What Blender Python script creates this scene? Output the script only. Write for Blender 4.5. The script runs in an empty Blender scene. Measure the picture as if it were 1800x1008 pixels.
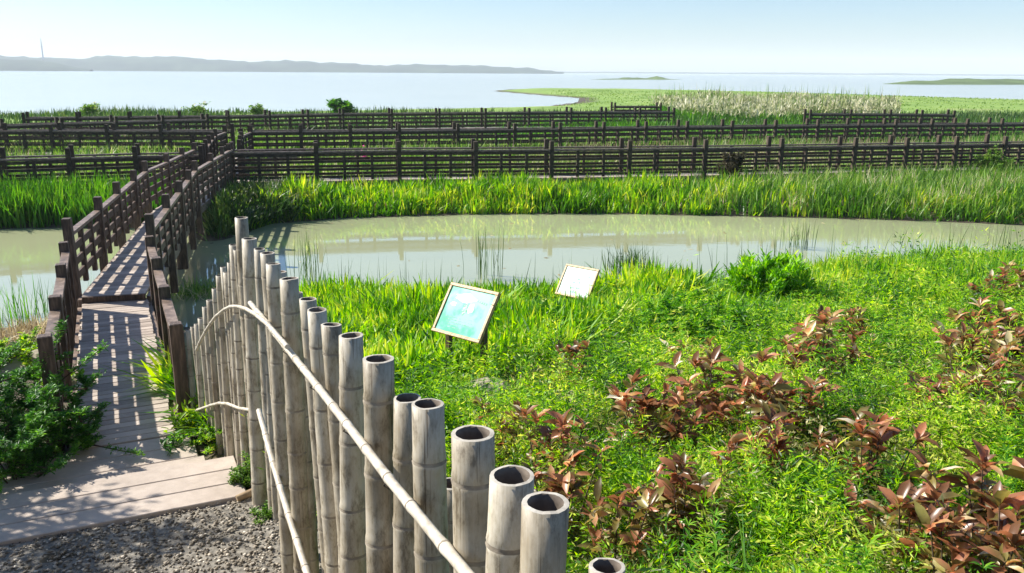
import bpy, math, random
import numpy as np
from mathutils import Matrix, Vector
random.seed(7); RNG = np.random.default_rng(11)
S = bpy.context.scene; COL = S.collection; PI = math.pi
rad = math.radians

# ------------------------------------------------------------------ camera
F = 1500.0; CAMZ = 4.43; PITCH = rad(14.14); ROLL = rad(0.38)
R = Matrix.Rotation(PI/2-PITCH, 3, 'X') @ Matrix.Rotation(ROLL, 3, 'Z')
RN = np.array(R)
def ray(px, py):
    return R @ Vector(((px-900)/F, (504-py)/F, -1.0))
def P(px, py, z):                       # point at height z seen at (px,py)
    d = ray(px, py); t = (z-CAMZ)/d.z
    return Vector((d.x*t, d.y*t, z))
def on_line(px, py, a, b):              # point on the vertical plane through a-b
    d = ray(px, py); e = Vector((b[0]-a[0], b[1]-a[1])); n = Vector((-e.y, e.x))
    t = (n.x*a[0]+n.y*a[1])/(n.x*d.x+n.y*d.y)
    return Vector((d.x*t, d.y*t, CAMZ+d.z*t)), t
def project(x, y, z):
    v = np.stack([x, y, z-CAMZ], -1) @ RN
    w = -v[..., 2]; w = np.where(w < .1, .1, w)
    return 900+F*v[..., 0]/w, 504-F*v[..., 1]/w, -v[..., 2]
def in_view(x, y, z, m=160):
    px, py, w = project(x, y, z)
    return (w > .6) & (px > -m) & (px < 1800+m) & (py > -400) & (py < 1008+m+120)

# ------------------------------------------------------------------ plan of land and water
def poly(pts): return np.array([P(x, y, 0)[:2] for x, y in pts])
near_shore = poly([(-500, 660), (-150, 600), (0, 578), (110, 562), (230, 566), (330, 572), (430, 572), (600, 562), (750, 556), (900, 550), (1050, 540),
                   (1200, 520), (1290, 506), (1400, 484), (1600, 470), (1800, 465), (2200, 458)])
far_shore = poly([(-500, 420), (-150, 408), (0, 404), (110, 401), (200, 402), (285, 400), (330, 412), (370, 428), (440, 408), (480, 394), (600, 385), (750, 379),
                  (900, 377), (1100, 377), (1300, 381), (1500, 385), (1700, 392), (1800, 397), (2200, 412)])
pond = np.concatenate([near_shore, far_shore[::-1]])
lake_shore = poly([(-900, 218), (-300, 212), (0, 207), (300, 200), (600, 195), (850, 190), (960, 187), (1015, 180), (1018, 173), (940, 167),
                   (862, 160.5), (900, 157), (1000, 156.5), (1200, 159), (1400, 164), (1600, 171), (1800, 177), (2300, 186)])
lake = np.concatenate([lake_shore, np.array([[4000, lake_shore[-1][1]], [4000, 5000], [-4000, 5000], [-4000, lake_shore[0][1]]])])
def sdist(pl, x, y):                    # signed distance, positive inside
    x = np.asarray(x, float); y = np.asarray(y, float)
    d = np.full(x.shape, 1e9); ins = np.zeros(x.shape, bool); n = len(pl)
    for i in range(n):
        ax, ay = pl[i]; bx, by = pl[(i+1) % n]; ex, ey = bx-ax, by-ay; L = ex*ex+ey*ey+1e-12
        t = np.clip(((x-ax)*ex+(y-ay)*ey)/L, 0, 1)
        d = np.minimum(d, np.hypot(x-ax-t*ex, y-ay-t*ey))
        c = ((ay > y) != (by > y)) & (x < (bx-ax)*(y-ay)/(by-ay+1e-12)+ax)
        ins ^= c
    return np.where(ins, d, -d)
def ss(a, b, v):
    t = np.clip((v-a)/(b-a), 0, 1); return t*t*(3-2*t)
def wob(x, y, s, k=0.0):                # cheap smooth noise, -1..1
    return (np.sin(x*s*1.3+k)*np.cos(y*s*1.1-k*2)+np.sin((x+y)*s*.7+2.1*k+1)*.7+np.sin((x-1.7*y)*s*2.1+k)*.4)/2.1
FA = Vector((0.083, 1.9)); FB = Vector((-2.03, 6.5))    # bamboo fence, first leg in plan
FD = (FB-FA).normalized(); FNL = Vector((-FD.y, FD.x))   # normal towards the path
def T(x, y):
    x = np.asarray(x, float); y = np.asarray(y, float)
    sp = sdist(pond, x, y); sl = sdist(lake, x, y)
    ny = np.interp(x, near_shore[:, 0], near_shore[:, 1])
    d = np.maximum(-sp, 0)
    side = -((x-FA.x)*FNL.x+(y-FA.y)*FNL.y)              # >0 right of the bamboo
    zl = np.minimum(.77+.09*ss(6.6, 5.9, y), .12*d) + ss(4.7, 1.2, y)*1.8
    zr = .168*np.minimum(d, 15.5)+.05*wob(x, y, .9, .3)*ss(0, 3, d)
    near = zl+(zr-zl)*ss(0.15, 1.6, side)
    mid = .36*ss(0, 1.3, d)*ss(0, 8, -sl)+.05*wob(x, y, .5)*ss(0, 4, d)*ss(0, 8, -sl)
    z = np.where(y < ny, near, mid)
    z = np.where(sp > 0, -.5*ss(0, 1.2, sp), z)
    z = np.where(sl > 0, -.5*ss(0, 6, sl), z)
    return z
def T1(x, y): return float(T(np.array([x]), np.array([y]))[0])
def Q(px, py, h=0.0):                   # where the sight line through a pixel meets ground + h
    d = ray(px, py); t = np.linspace(1.5, 60, 1600)
    X, Y, Z = d.x*t, d.y*t, CAMZ+d.z*t
    i = int(np.argmax(Z < T(X, Y)+h))
    return Vector((X[i], Y[i], T1(X[i], Y[i])))

# ------------------------------------------------------------------ materials
def mat(name):
    m = bpy.data.materials.new(name); m.use_nodes = True; nt = m.node_tree
    return m, nt, nt.nodes['Principled BSDF']
def N(nt, t, **k):
    n = nt.nodes.new(t)
    for a, b in k.items():
        if a.startswith('i_'): n.inputs[a[2:].replace('_', ' ')].default_value = b
        else: setattr(n, a, b)
    return n
def ramp(nt, fac, stops):
    r = nt.nodes.new('ShaderNodeValToRGB'); e = r.color_ramp.elements
    while len(e) < len(stops): e.new(.5)
    for q, (p, c) in zip(e, stops): q.position = p; q.color = (*c, 1)
    nt.links.new(fac, r.inputs[0]); return r
def coords(nt, scale=(1, 1, 1), space='Object'):
    tc = nt.nodes.new('ShaderNodeTexCoord'); mp = nt.nodes.new('ShaderNodeMapping')
    mp.inputs['Scale'].default_value = scale; nt.links.new(tc.outputs[space], mp.inputs[0]); return mp.outputs[0]
def noise(nt, vec, scale, detail=4, rough=.55):
    n = N(nt, 'ShaderNodeTexNoise', i_Scale=scale, i_Detail=detail, i_Roughness=rough); nt.links.new(vec, n.inputs['Vector']); return n.outputs['Fac']
def bump(nt, b, h, strength, dist=.02):
    n = N(nt, 'ShaderNodeBump', i_Strength=strength, i_Distance=dist); nt.links.new(h, n.inputs['Height']); nt.links.new(n.outputs[0], b.inputs['Normal'])
def m_noise(name, c1, c2, scale, rough=.8, bm=.3, sc=(1, 1, 1), space='Object', mid=None, dist=.02):
    m, nt, b = mat(name); v = coords(nt, sc, space); f = noise(nt, v, scale, 6)
    st = [(.3, c1), (.7, c2)] if mid is None else [(.28, c1), (.5, mid), (.72, c2)]
    r = ramp(nt, f, st); nt.links.new(r.outputs[0], b.inputs['Base Color']); b.inputs['Roughness'].default_value = rough
    bump(nt, b, f, bm, dist); return m
def m_leaf(name, stops, transl=.4, rough=.45, spec=.35, patch=.9):
    m, nt, b = mat(name)
    g = nt.nodes.new('ShaderNodeNewGeometry'); f = g.outputs['Random Per Island']
    pn = noise(nt, coords(nt), patch, 4, .6); q = N(nt, 'ShaderNodeMath', operation='MULTIPLY_ADD'); q.inputs[1].default_value = 3.0; q.inputs[2].default_value = -1.6; nt.links.new(pn, q.inputs[0])
    q2 = N(nt, 'ShaderNodeMath', operation='ADD'); q2.use_clamp = True; nt.links.new(q.outputs[0], q2.inputs[0]); nt.links.new(f, q2.inputs[1]); f = q2.outputs[0]
    r = ramp(nt, f, stops); nt.links.new(r.outputs[0], b.inputs['Base Color'])
    b.inputs['Roughness'].default_value = rough; b.inputs['Specular IOR Level'].default_value = spec
    t = nt.nodes.new('ShaderNodeBsdfTranslucent'); hs = N(nt, 'ShaderNodeHueSaturation', i_Value=1.9, i_Saturation=1.08, i_Hue=.492)
    nt.links.new(r.outputs[0], hs.inputs['Color']); nt.links.new(hs.outputs[0], t.inputs[0])
    mx = N(nt, 'ShaderNodeMixShader', i_Fac=transl); o = nt.nodes['Material Output']
    nt.links.new(b.outputs[0], mx.inputs[1]); nt.links.new(t.outputs[0], mx.inputs[2]); nt.links.new(mx.outputs[0], o.inputs['Surface'])
    return m

M = {}
M['dark_wood'] = m_noise('weathered_dark_wood', (.035, .021, .012), (.17, .108, .072), 5, .62, .5, (6, 6, 1), mid=(.075, .046, .030))
M['rail_wood'] = m_noise('weathered_rail_wood', (.07, .048, .032), (.34, .25, .19), 3, .5, .4, (3, 3, 6), mid=(.17, .118, .085))
def m_deck():
    m, nt, b = mat('sun_bleached_deck_boards')
    v = coords(nt, (1, 1, 1)); f = noise(nt, v, 9, 8, .7); f2 = noise(nt, v, 1.3, 3)
    g = nt.nodes.new('ShaderNodeNewGeometry')
    mx = N(nt, 'ShaderNodeMath', operation='MULTIPLY_ADD'); mx.inputs[1].default_value = .45; nt.links.new(g.outputs['Random Per Island'], mx.inputs[0])
    a = N(nt, 'ShaderNodeMath', operation='MULTIPLY_ADD'); a.inputs[1].default_value = 1.5; nt.links.new(f, a.inputs[0]); nt.links.new(f2, a.inputs[2])
    s = N(nt, 'ShaderNodeMath', operation='MULTIPLY'); s.inputs[1].default_value = .42; nt.links.new(a.outputs[0], s.inputs[0])
    nt.links.new(s.outputs[0], mx.inputs[2])
    r = ramp(nt, mx.outputs[0], [(.3, (.12, .092, .07)), (.48, (.27, .215, .17)), (.66, (.36, .295, .24)), (.95, (.50, .42, .35))])
    nt.links.new(r.outputs[0], b.inputs['Base Color']); b.inputs['Roughness'].default_value = .6; bump(nt, b, f, .5, .01); return m
M['deck'] = m_deck()
M['far_wood'] = m_noise('old_boardwalk_wood', (.022, .015, .008), (.10, .068, .04), 2.5, .8, .3, (3, 3, 3), mid=(.05, .034, .020))
def m_bamboo():
    m, nt, b = mat('grey_dry_bamboo')
    v = coords(nt, (22, 22, .8)); f = noise(nt, v, 3, 8, .75)
    v2 = coords(nt, (1, 1, 1)); f2 = noise(nt, v2, 4, 4)
    g = nt.nodes.new('ShaderNodeObjectInfo')
    a = N(nt, 'ShaderNodeMath', operation='MULTIPLY_ADD'); a.inputs[1].default_value = .28; nt.links.new(g.outputs['Random'], a.inputs[0])
    q = N(nt, 'ShaderNodeMath', operation='MULTIPLY_ADD'); q.inputs[1].default_value = .5; nt.links.new(f, q.inputs[0]); nt.links.new(f2, q.inputs[2])
    h = N(nt, 'ShaderNodeMath', operation='MULTIPLY'); h.inputs[1].default_value = .72; nt.links.new(q.outputs[0], h.inputs[0]); nt.links.new(h.outputs[0], a.inputs[2])
    r = ramp(nt, a.outputs[0], [(.34, (.14, .105, .065)), (.48, (.28, .235, .165)), (.66, (.42, .37, .285)), (.86, (.53, .48, .385))])
    f3 = noise(nt, coords(nt, (9, 9, 3.2)), 2.2, 9, .75); st = ramp(nt, f3, [(.36, (.40, .36, .30)), (.47, (.85, .83, .78)), (.56, (1, 1, 1)), (.7, (1.0, .93, .78))])
    f4 = noise(nt, coords(nt, (60, 60, .5)), 1.5, 3, .5); cr = ramp(nt, f4, [(.30, (.45, .4, .34)), (.37, (1, 1, 1)), (1, (1, 1, 1))])
    mm = N(nt, 'ShaderNodeMix', data_type='RGBA', blend_type='MULTIPLY'); mm.inputs[0].default_value = 1; nt.links.new(r.outputs[0], mm.inputs[6]); nt.links.new(st.outputs[0], mm.inputs[7])
    m2 = N(nt, 'ShaderNodeMix', data_type='RGBA', blend_type='MULTIPLY'); m2.inputs[0].default_value = 1; nt.links.new(mm.outputs[2], m2.inputs[6]); nt.links.new(cr.outputs[0], m2.inputs[7])
    nt.links.new(m2.outputs[2], b.inputs['Base Color']); b.inputs['Roughness'].default_value = .5; bump(nt, b, f, .25, .006); return m
M['bamboo'] = m_bamboo()
M['bamboo_node'] = m_noise('bamboo_node_ring', (.13, .105, .075), (.32, .27, .2), 20, .7, .2)
M['bamboo_in'] = m_noise('bamboo_hollow', (.06, .045, .035), (.2, .16, .12), 12, .9, .2)
M['bamboo_rim'] = m_noise('bamboo_cut_rim', (.3, .27, .22), (.5, .46, .39), 25, .8, .2)
M['bamboo_rail'] = m_noise('pale_bamboo_rail', (.34, .29, .22), (.62, .57, .47), 7, .45, .2, (2, 2, 2), mid=(.50, .45, .36))
M['binding'] = m_noise('wire_binding', (.05, .04, .03), (.12, .1, .08), 20, .6)
M['sign_frame'] = m_noise('pale_sign_wood', (.34, .21, .09), (.62, .43, .22), 6, .5, .3, (2, 9, 2))
M['stone'] = m_noise('pale_stone', (.2, .17, .12), (.42, .37, .26), 6, .9, .5)
M['clay'] = m_noise('dry_clay', (.2, .13, .07), (.4, .3, .18), 9, .95, .6)

def m_terrain():
    m, nt, b = mat('wetland_soil_and_turf')
    v = coords(nt); f = noise(nt, v, 1.2, 8, .65); f2 = noise(nt, v, .12, 4)
    soil = ramp(nt, f, [(.3, (.035, .028, .017)), (.55, (.085, .066, .038)), (.75, (.15, .125, .075))])
    turf = ramp(nt, f2, [(.35, (.13, .22, .03)), (.55, (.19, .30, .045)), (.7, (.27, .32, .10))])
    sx = nt.nodes.new('ShaderNodeSeparateXYZ'); nt.links.new(v, sx.inputs[0])
    mr = N(nt, 'ShaderNodeMapRange'); nt.links.new(sx.outputs['Y'], mr.inputs[0]); mr.inputs[1].default_value = 30; mr.inputs[2].default_value = 60
    zr = N(nt, 'ShaderNodeMapRange'); nt.links.new(sx.outputs['Z'], zr.inputs[0]); zr.inputs[1].default_value = .02; zr.inputs[2].default_value = .16
    ml = N(nt, 'ShaderNodeMath', operation='MULTIPLY'); nt.links.new(mr.outputs[0], ml.inputs[0]); nt.links.new(zr.outputs[0], ml.inputs[1])
    mx = N(nt, 'ShaderNodeMix', data_type='RGBA'); nt.links.new(ml.outputs[0], mx.inputs[0]); nt.links.new(soil.outputs[0], mx.inputs[6]); nt.links.new(turf.outputs[0], mx.inputs[7])
    nt.links.new(mx.outputs[2], b.inputs['Base Color']); b.inputs['Roughness'].default_value = .95; bump(nt, b, f, .6, .05); return m
M['terrain'] = m_terrain()
def m_water(name, col, rough, bs, scale, sc, ior=1.33):
    m, nt, b = mat(name); b.inputs['Roughness'].default_value = rough; b.inputs['IOR'].default_value = ior
    v = coords(nt, sc); f = noise(nt, v, scale, 3, .5); f2 = noise(nt, coords(nt, (.05, .12, 1)), 1, 3)
    r = ramp(nt, f2, [(.3, tuple(c*.85 for c in col)), (.7, tuple(min(1, c*1.12) for c in col))]); nt.links.new(r.outputs[0], b.inputs['Base Color'])
    f5 = noise(nt, coords(nt, (.35, 1.1, 1)), 3, 5, .7); ad = N(nt, 'ShaderNodeMath', operation='MULTIPLY_ADD'); ad.inputs[1].default_value = .5; nt.links.new(f5, ad.inputs[0]); nt.links.new(f, ad.inputs[2]); bump(nt, b, ad.outputs[0], bs, .02); return m
M['pond'] = m_water('muddy_pond_water', (.36, .38, .22), .03, .045, 1.6, (1, 2.2, 1), 2.4)
M['lake'] = m_water('lake_water', (.36, .39, .37), .16, .25, .5, (1, 2.5, 1))
M['gravel'] = m_noise('gravel_bed', (.09, .08, .065), (.3, .27, .22), 22, .95, .9)
def m_peb():
    m, nt, b = mat('loose_pebbles'); g = nt.nodes.new('ShaderNodeNewGeometry')
    r = ramp(nt, g.outputs['Random Per Island'], [(0, (.07, .056, .038)), (.45, (.20, .165, .12)), (.8, (.36, .305, .23)), (1, (.58, .52, .43))])
    nt.links.new(r.outputs[0], b.inputs['Base Color']); b.inputs['Roughness'].default_value = .85; return m
M['pebble'] = m_peb()
M['hill'] = m_noise('wooded_hill', (.006, .02, .018), (.05, .08, .05), .012, .95, .8, dist=3)
M['isle'] = m_noise('low_grass_isle', (.05, .085, .02), (.11, .17, .04), .05, .95, .5, dist=1)
M['iris'] = m_leaf('iris_blades', [(0, (.04, .14, .008)), (.35, (.12, .31, .012)), (.7, (.28, .46, .02)), (1, (.48, .52, .06))], .45)
M['grass_deep'] = m_leaf('deep_green_grass', [(0, (.025, .10, .012)), (.6, (.07, .22, .018)), (1, (.16, .32, .03))], .4)
M['grass_mix'] = m_leaf('mixed_wetland_grass', [(0, (.05, .13, .015)), (.5, (.14, .28, .03)), (.82, (.27, .36, .08)), (.93, (.36, .34, .16)), (1, (.5, .44, .28))], .35)
M['grass_dark'] = m_leaf('dark_marsh_grass', [(0, (.02, .055, .012)), (.6, (.05, .115, .02)), (1, (.13, .18, .04))], .3)
M['frond'] = m_leaf('light_fronds', [(0, (.04, .16, .01)), (.5, (.16, .38, .02)), (1, (.40, .55, .06))], .5, patch=2)
M['olive'] = m_leaf('olive_weeds', [(0, (.05, .06, .012)), (.4, (.12, .14, .025)), (.7, (.22, .26, .05)), (.9, (.38, .36, .12)), (1, (.6, .52, .3))], .35, patch=2)
M['dry'] = m_leaf('dry_straw', [(0, (.2, .15, .07)), (.5, (.4, .33, .18)), (1, (.6, .53, .34))], .3)
M['pampas'] = m_leaf('pale_silver_grass', [(0, (.16, .20, .07)), (.4, (.36, .37, .2)), (1, (.62, .58, .42))], .35)
M['feather'] = m_leaf('feathery_weed_leaves', [(0, (.02, .075, .008)), (.22, (.07, .22, .008)), (.5, (.21, .43, .012)), (.78, (.38, .57, .02)), (1, (.56, .58, .10))], .5, patch=1.3)
M['shrub_dark'] = m_leaf('dark_shrub_leaves', [(0, (.018, .085, .01)), (.5, (.06, .20, .018)), (1, (.16, .36, .04))], .35)
M['willow'] = m_leaf('willowy_leaves', [(0, (.08, .24, .012)), (.5, (.20, .44, .02)), (1, (.38, .55, .05))], .5)
M['spit'] = m_leaf('spit_grass', [(0, (.13, .23, .035)), (1, (.24, .33, .07))], .3, patch=.05)
M['stemleaf'] = m_leaf('dark_twiggy_leaves', [(0, (.03, .03, .015)), (.6, (.08, .07, .035)), (1, (.16, .14, .07))], .15)
M['young'] = m_leaf('young_plant_leaves', [(0, (.09, .2, .01)), (.6, (.22, .36, .015)), (1, (.42, .48, .04))], .5)
M['red_leaf'] = m_leaf('coppery_red_leaves', [(0, (.17, .08, .035)), (.3, (.33, .14, .065)), (.55, (.52, .22, .115)), (.75, (.48, .32, .13)), (.9, (.70, .54, .3)), (1, (.82, .72, .54))], .4, .34, .55, patch=3)
M['bronze_leaf'] = m_leaf('bronze_green_leaves', [(0, (.10, .075, .02)), (.5, (.22, .18, .045)), (.8, (.33, .29, .08)), (1, (.6, .52, .28))], .4, .36, .5, patch=3)
M['stem'] = m_noise('brown_stem', (.04, .025, .015), (.12, .08, .05), 9, .8)
M['green_stem'] = m_noise('green_stem', (.04, .09, .015), (.1, .18, .03), 9, .7)
M['mast'] = m_noise('grey_mast_paint', (.45, .48, .52), (.55, .58, .62), 3, .6)
M['flower'] = m_leaf('pink_petals', [(0, (.5, .06, .22)), (1, (.75, .25, .45))], .3)
def m_panel(name, base, c2, c3, sc):
    m, nt, b = mat(name); v = coords(nt, (1, 1, 1)); f = noise(nt, v, sc, 3)
    w = N(nt, 'ShaderNodeTexVoronoi', i_Scale=sc*.9); nt.links.new(v, w.inputs['Vector'])
    a = N(nt, 'ShaderNodeMath', operation='MULTIPLY_ADD'); a.inputs[1].default_value = .5; nt.links.new(w.outputs['Distance'], a.inputs[0]); nt.links.new(f, a.inputs[2])
    r = ramp(nt, a.outputs[0], [(.45, base), (.66, c2), (.85, c3)]); nt.links.new(r.outputs[0], b.inputs['Base Color'])
    b.inputs['Roughness'].default_value = .22; b.inputs['Coat Weight'].default_value = .15; b.inputs['Coat Roughness'].default_value = .12; return m
M['panel_green'] = m_panel('turquoise_map_print', (.02, .30, .16), (.04, .42, .25), (.22, .62, .44), 5)
M['panel_white'] = m_panel('pale_botanical_print', (.40, .56, .44), (.50, .64, .53), (.62, .73, .64), 4)
M['cloud'] = m_noise('pale_print', (.45, .72, .62), (.62, .8, .74), 6, .4, 0)
M['ink'] = m_noise('sign_ink', (.02, .25, .12), (.05, .4, .22), 30, .4)
M['ink_grey'] = m_noise('sign_ink_grey', (.06, .09, .12), (.12, .2, .2), 30, .4)

# ------------------------------------------------------------------ object helpers
def link(name, data, parent=None, loc=None):
    o = bpy.data.objects.new(name, data); COL.objects.link(o)
    if loc is not None: o.location = loc
    if parent is not None: o.parent = parent
    return o
def mesh_np(name, V, Fq, mats, mi=None, smooth=False):
    V = np.ascontiguousarray(V, dtype=np.float32).reshape(-1, 3); me = bpy.data.meshes.new(name)
    k = Fq.shape[1]; nf = len(Fq)
    me.vertices.add(len(V)); me.vertices.foreach_set('co', V.ravel())
    me.loops.add(nf*k); me.loops.foreach_set('vertex_index', Fq.astype(np.int32).ravel())
    me.polygons.add(nf); me.polygons.foreach_set('loop_start', np.arange(nf, dtype=np.int32)*k)
    me.polygons.foreach_set('loop_total', np.full(nf, k, np.int32))
    for m in mats: me.materials.append(m)
    if mi is not None: me.polygons.foreach_set('material_index', mi.astype(np.int32))
    if smooth: me.polygons.foreach_set('use_smooth', np.ones(nf, bool))
    me.update(calc_edges=True); me.validate(); return me
class MB:
    def __init__(s): s.v = []; s.f = []; s.m = []; s.sm = []
    def add(s, v, f, m=0, sm=False):
        o = len(s.v); s.v += [tuple(p) for p in v]; s.f += [tuple(i+o for i in q) for q in f]; s.m += [m]*len(f); s.sm += [sm]*len(f)
    def box(s, c, x, y, z, hx, hy, hz, m=0, bev=0.0):
        c = Vector(c); x = Vector(x).normalized(); y = Vector(y).normalized(); z = Vector(z).normalized()
        if bev <= 0:
            v = [c+x*(a*hx)+y*(b*hy)+z*(d*hz) for d in (-1, 1) for a, b in ((-1, -1), (1, -1), (1, 1), (-1, 1))]
            s.add(v, [(3, 2, 1, 0), (4, 5, 6, 7), (0, 1, 5, 4), (1, 2, 6, 5), (2, 3, 7, 6), (3, 0, 4, 7)], m); return
        v = []; e = bev
        for d, sh in ((-1, e), (-1, 0), (1, 0), (1, e)):
            zz = d*hz if sh == e else d*(hz-e)
            for a, b in ((-1, -1), (1, -1), (1, 1), (-1, 1)): v.append(c+x*(a*(hx-sh))+y*(b*(hy-sh))+z*zz)
        f = [(3, 2, 1, 0), (12, 13, 14, 15)]
        for L in range(3):
            for i in range(4): j = (i+1) % 4; f.append((L*4+i, L*4+j, L*4+4+j, L*4+4+i))
        s.add(v, f, m)
    def bar(s, p, q, w, h, m=0, bev=0.0):  # box between two points, w sideways, h upright
        p = Vector(p); q = Vector(q); d = (q-p); L = d.length; d.normalize(); sd = Vector((-d.y, d.x, 0)).normalized(); up = sd.cross(d)*-1
        if up.z < 0: up = -up
        s.box((p+q)/2, sd, up, d, w/2, h/2, L/2, m, bev)
    def tube(s, pts, rs, n=8, m=0, caps=True, sm=True):
        pts = [Vector(p) for p in pts]; rings = []
        for i, p in enumerate(pts):
            d = (pts[min(i+1, len(pts)-1)]-pts[max(i-1, 0)]).normalized()
            a = d.cross(Vector((0, 0, 1))); a = Vector((1, 0, 0)) if a.length < 1e-3 else a.normalized(); b = d.cross(a)
            r = rs[i] if isinstance(rs, (list, tuple)) else rs
            rings.append([p+a*(r*math.cos(2*PI*k/n))+b*(r*math.sin(2*PI*k/n)) for k in range(n)])
        v = [q for g in rings for q in g]; f = []
        for i in range(len(pts)-1):
            for k in range(n): j = (k+1) % n; f.append((i*n+k, i*n+j, i*n+n+j, i*n+n+k))
        s.add(v, f, m, sm)
        if caps: s.add(rings[0], [tuple(range(n))[::-1]], m); s.add(rings[-1], [tuple(range(n))], m)
    def mesh(s, name, mats):
        me = bpy.data.meshes.new(name); me.from_pydata(s.v, [], s.f)
        for m in (mats if isinstance(mats, (list, tuple)) else [mats]): me.materials.append(m)
        me.polygons.foreach_set('material_index', s.m); me.polygons.foreach_set('use_smooth', s.sm); me.update(); return me
    def build(s, name, mats, parent=None, loc=None): return link(name, s.mesh(name, mats), parent, loc)
def tag(o, label=None, cat=None, group=None, kind=None):
    if label: o['label'] = label
    if cat: o['category'] = cat
    if group: o['group'] = group
    if kind: o['kind'] = kind
    return o
def empty(name, loc=(0, 0, 0), parent=None):
    o = link(name, None, parent, loc); o.empty_display_size = .2; return o

# ------------------------------------------------------------------ plant geometry (numpy)
def blades(pos, h, w, az, lean, curl, seg=3, fold=0.0):
    """tapering bent strips. pos (n,3)"""
    n = len(pos); t = np.linspace(0, 1, seg+1)[None, :]
    hd = np.stack([np.cos(az), np.sin(az)], 1)
    out = (lean[:, None]*t+curl[:, None]*t*t)*h[:, None]
    up = h[:, None]*(t-.35*np.abs(curl[:, None])*t*t)
    cx = pos[:, 0:1]+hd[:, 0:1]*out; cy = pos[:, 1:2]+hd[:, 1:2]*out; cz = pos[:, 2:3]+up
    fa = az+RNG.uniform(.5, 2.6, n); sx = np.cos(fa); sy = np.sin(fa)
    prof = np.interp(t[0], [0, .35, .75, 1], [.75, 1, .7, .06])[None, :]*w[:, None]*.5
    V = np.empty((n, seg+1, 2, 3))
    V[:, :, 0] = np.stack([cx-sx[:, None]*prof, cy-sy[:, None]*prof, cz], -1)
    V[:, :, 1] = np.stack([cx+sx[:, None]*prof, cy+sy[:, None]*prof, cz], -1)
    base = (np.arange(n)*(seg+1)*2)[:, None]; k = (np.arange(seg)*2)[None, :]
    a = base+k; Fq = np.stack([a, a+1, a+3, a+2], -1).reshape(-1, 4)
    return V.reshape(-1, 3), Fq
def leaves(c, d, nrm, L, W, bendy=.25):
    """6-point leaves: base c, direction d, up normal nrm"""
    n = len(c); d = d/np.linalg.norm(d, axis=1, keepdims=True)
    s = np.cross(d, nrm); s /= np.linalg.norm(s, axis=1, keepdims=True)+1e-9; u = np.cross(s, d)
    L = L[:, None]; W = W[:, None]
    p0 = c; p3 = c+d*L-u*L*bendy*.5
    m1 = c+d*L*.35+u*L*.02; m2 = c+d*L*.72-u*L*bendy*.15
    V = np.stack([p0, m1+s*W*.42+u*W*.18, m1-s*W*.42+u*W*.18, m2+s*W*.40+u*W*.15, m2-s*W*.40+u*W*.15, p3, m1-u*W*.05, m2-u*W*.05], 1)
    idx = np.array([[0, 6, 1, 1], [0, 2, 6, 6], [6, 7, 3, 1], [2, 4, 7, 6], [7, 5, 3, 3], [4, 5, 7, 7]])
    # keep quads only: triangles are written as separate tri faces elsewhere
    tri = np.array([[0, 6, 1], [0, 2, 6], [6, 7, 3], [6, 3, 1], [2, 4, 7], [2, 7, 6], [7, 5, 3], [4, 5, 7]])
    Fq = (np.arange(n)*8)[:, None, None]+tri[None]
    return V.reshape(-1, 3), Fq.reshape(-1, 3)
def diamonds(c, d, nrm, L, W):
    n = len(c); d = d/np.linalg.norm(d, axis=1, keepdims=True)
    s = np.cross(d, nrm); s /= np.linalg.norm(s, axis=1, keepdims=True)+1e-9
    L = L[:, None]; W = W[:, None]
    V = np.stack([c, c+d*L*.45+s*W*.5, c+d*L, c+d*L*.45-s*W*.5], 1)
    return V.reshape(-1, 3), (np.arange(n)*4)[:, None]+np.arange(4)[None]
def join(parts):
    Vs, Fs, o = [], [], 0
    for V, Fq in parts: Vs.append(V); Fs.append(Fq+o); o += len(V)
    return np.concatenate(Vs), np.concatenate(Fs)
def rnd_dir(n, up=.2):
    a = RNG.uniform(0, 2*PI, n); z = RNG.normal(up, .45, n); v = np.stack([np.cos(a), np.sin(a), z], 1)
    return v/np.linalg.norm(v, axis=1, keepdims=True)
def scatter(n, quad_px=None, rect=None, cond=None, clump=0, cr=.25):
    """random ground points; rect (x0,x1,y0,y1)"""
    x = RNG.uniform(rect[0], rect[1], n); y = RNG.uniform(rect[2], rect[3], n)
    if clump:
        k = max(1, n//clump); cx = RNG.uniform(rect[0], rect[1], k); cy = RNG.uniform(rect[2], rect[3], k)
        j = RNG.integers(0, k, n); x = cx[j]+RNG.normal(0, cr, n); y = cy[j]+RNG.normal(0, cr, n)
    ok = in_view(x, y, np.full(n, .5)) | in_view(x, y, np.full(n, 2.3))
    if cond is not None: ok &= cond(x, y)
    x, y = x[ok], y[ok]; z = T(x, y); ok = in_view(x, y, z+.2); x, y, z = x[ok], y[ok], z[ok]
    return np.stack([x, y, z], 1)
def stuff(name, label, cat, V, Fq, m):
    return tag(link(name, mesh_np(name, V, Fq, [m])), label, cat, kind='stuff')
def grass(name, label, cat, pos, hmin, hmax, w, m, lean=.25, curl=.35, seg=3, hw=None):
    n = len(pos); h = RNG.uniform(hmin, hmax, n)
    if hw is not None: h *= hw(pos[:, 0], pos[:, 1])
    V, Fq = blades(pos-np.array([0, 0, .03]), h, w*RNG.uniform(.6, 1.3, n), RNG.uniform(0, 2*PI, n), RNG.normal(0, lean, n), RNG.normal(0, curl, n), seg)
    return stuff(name, label, cat, V, Fq, m)

exec_parts = []
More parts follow.
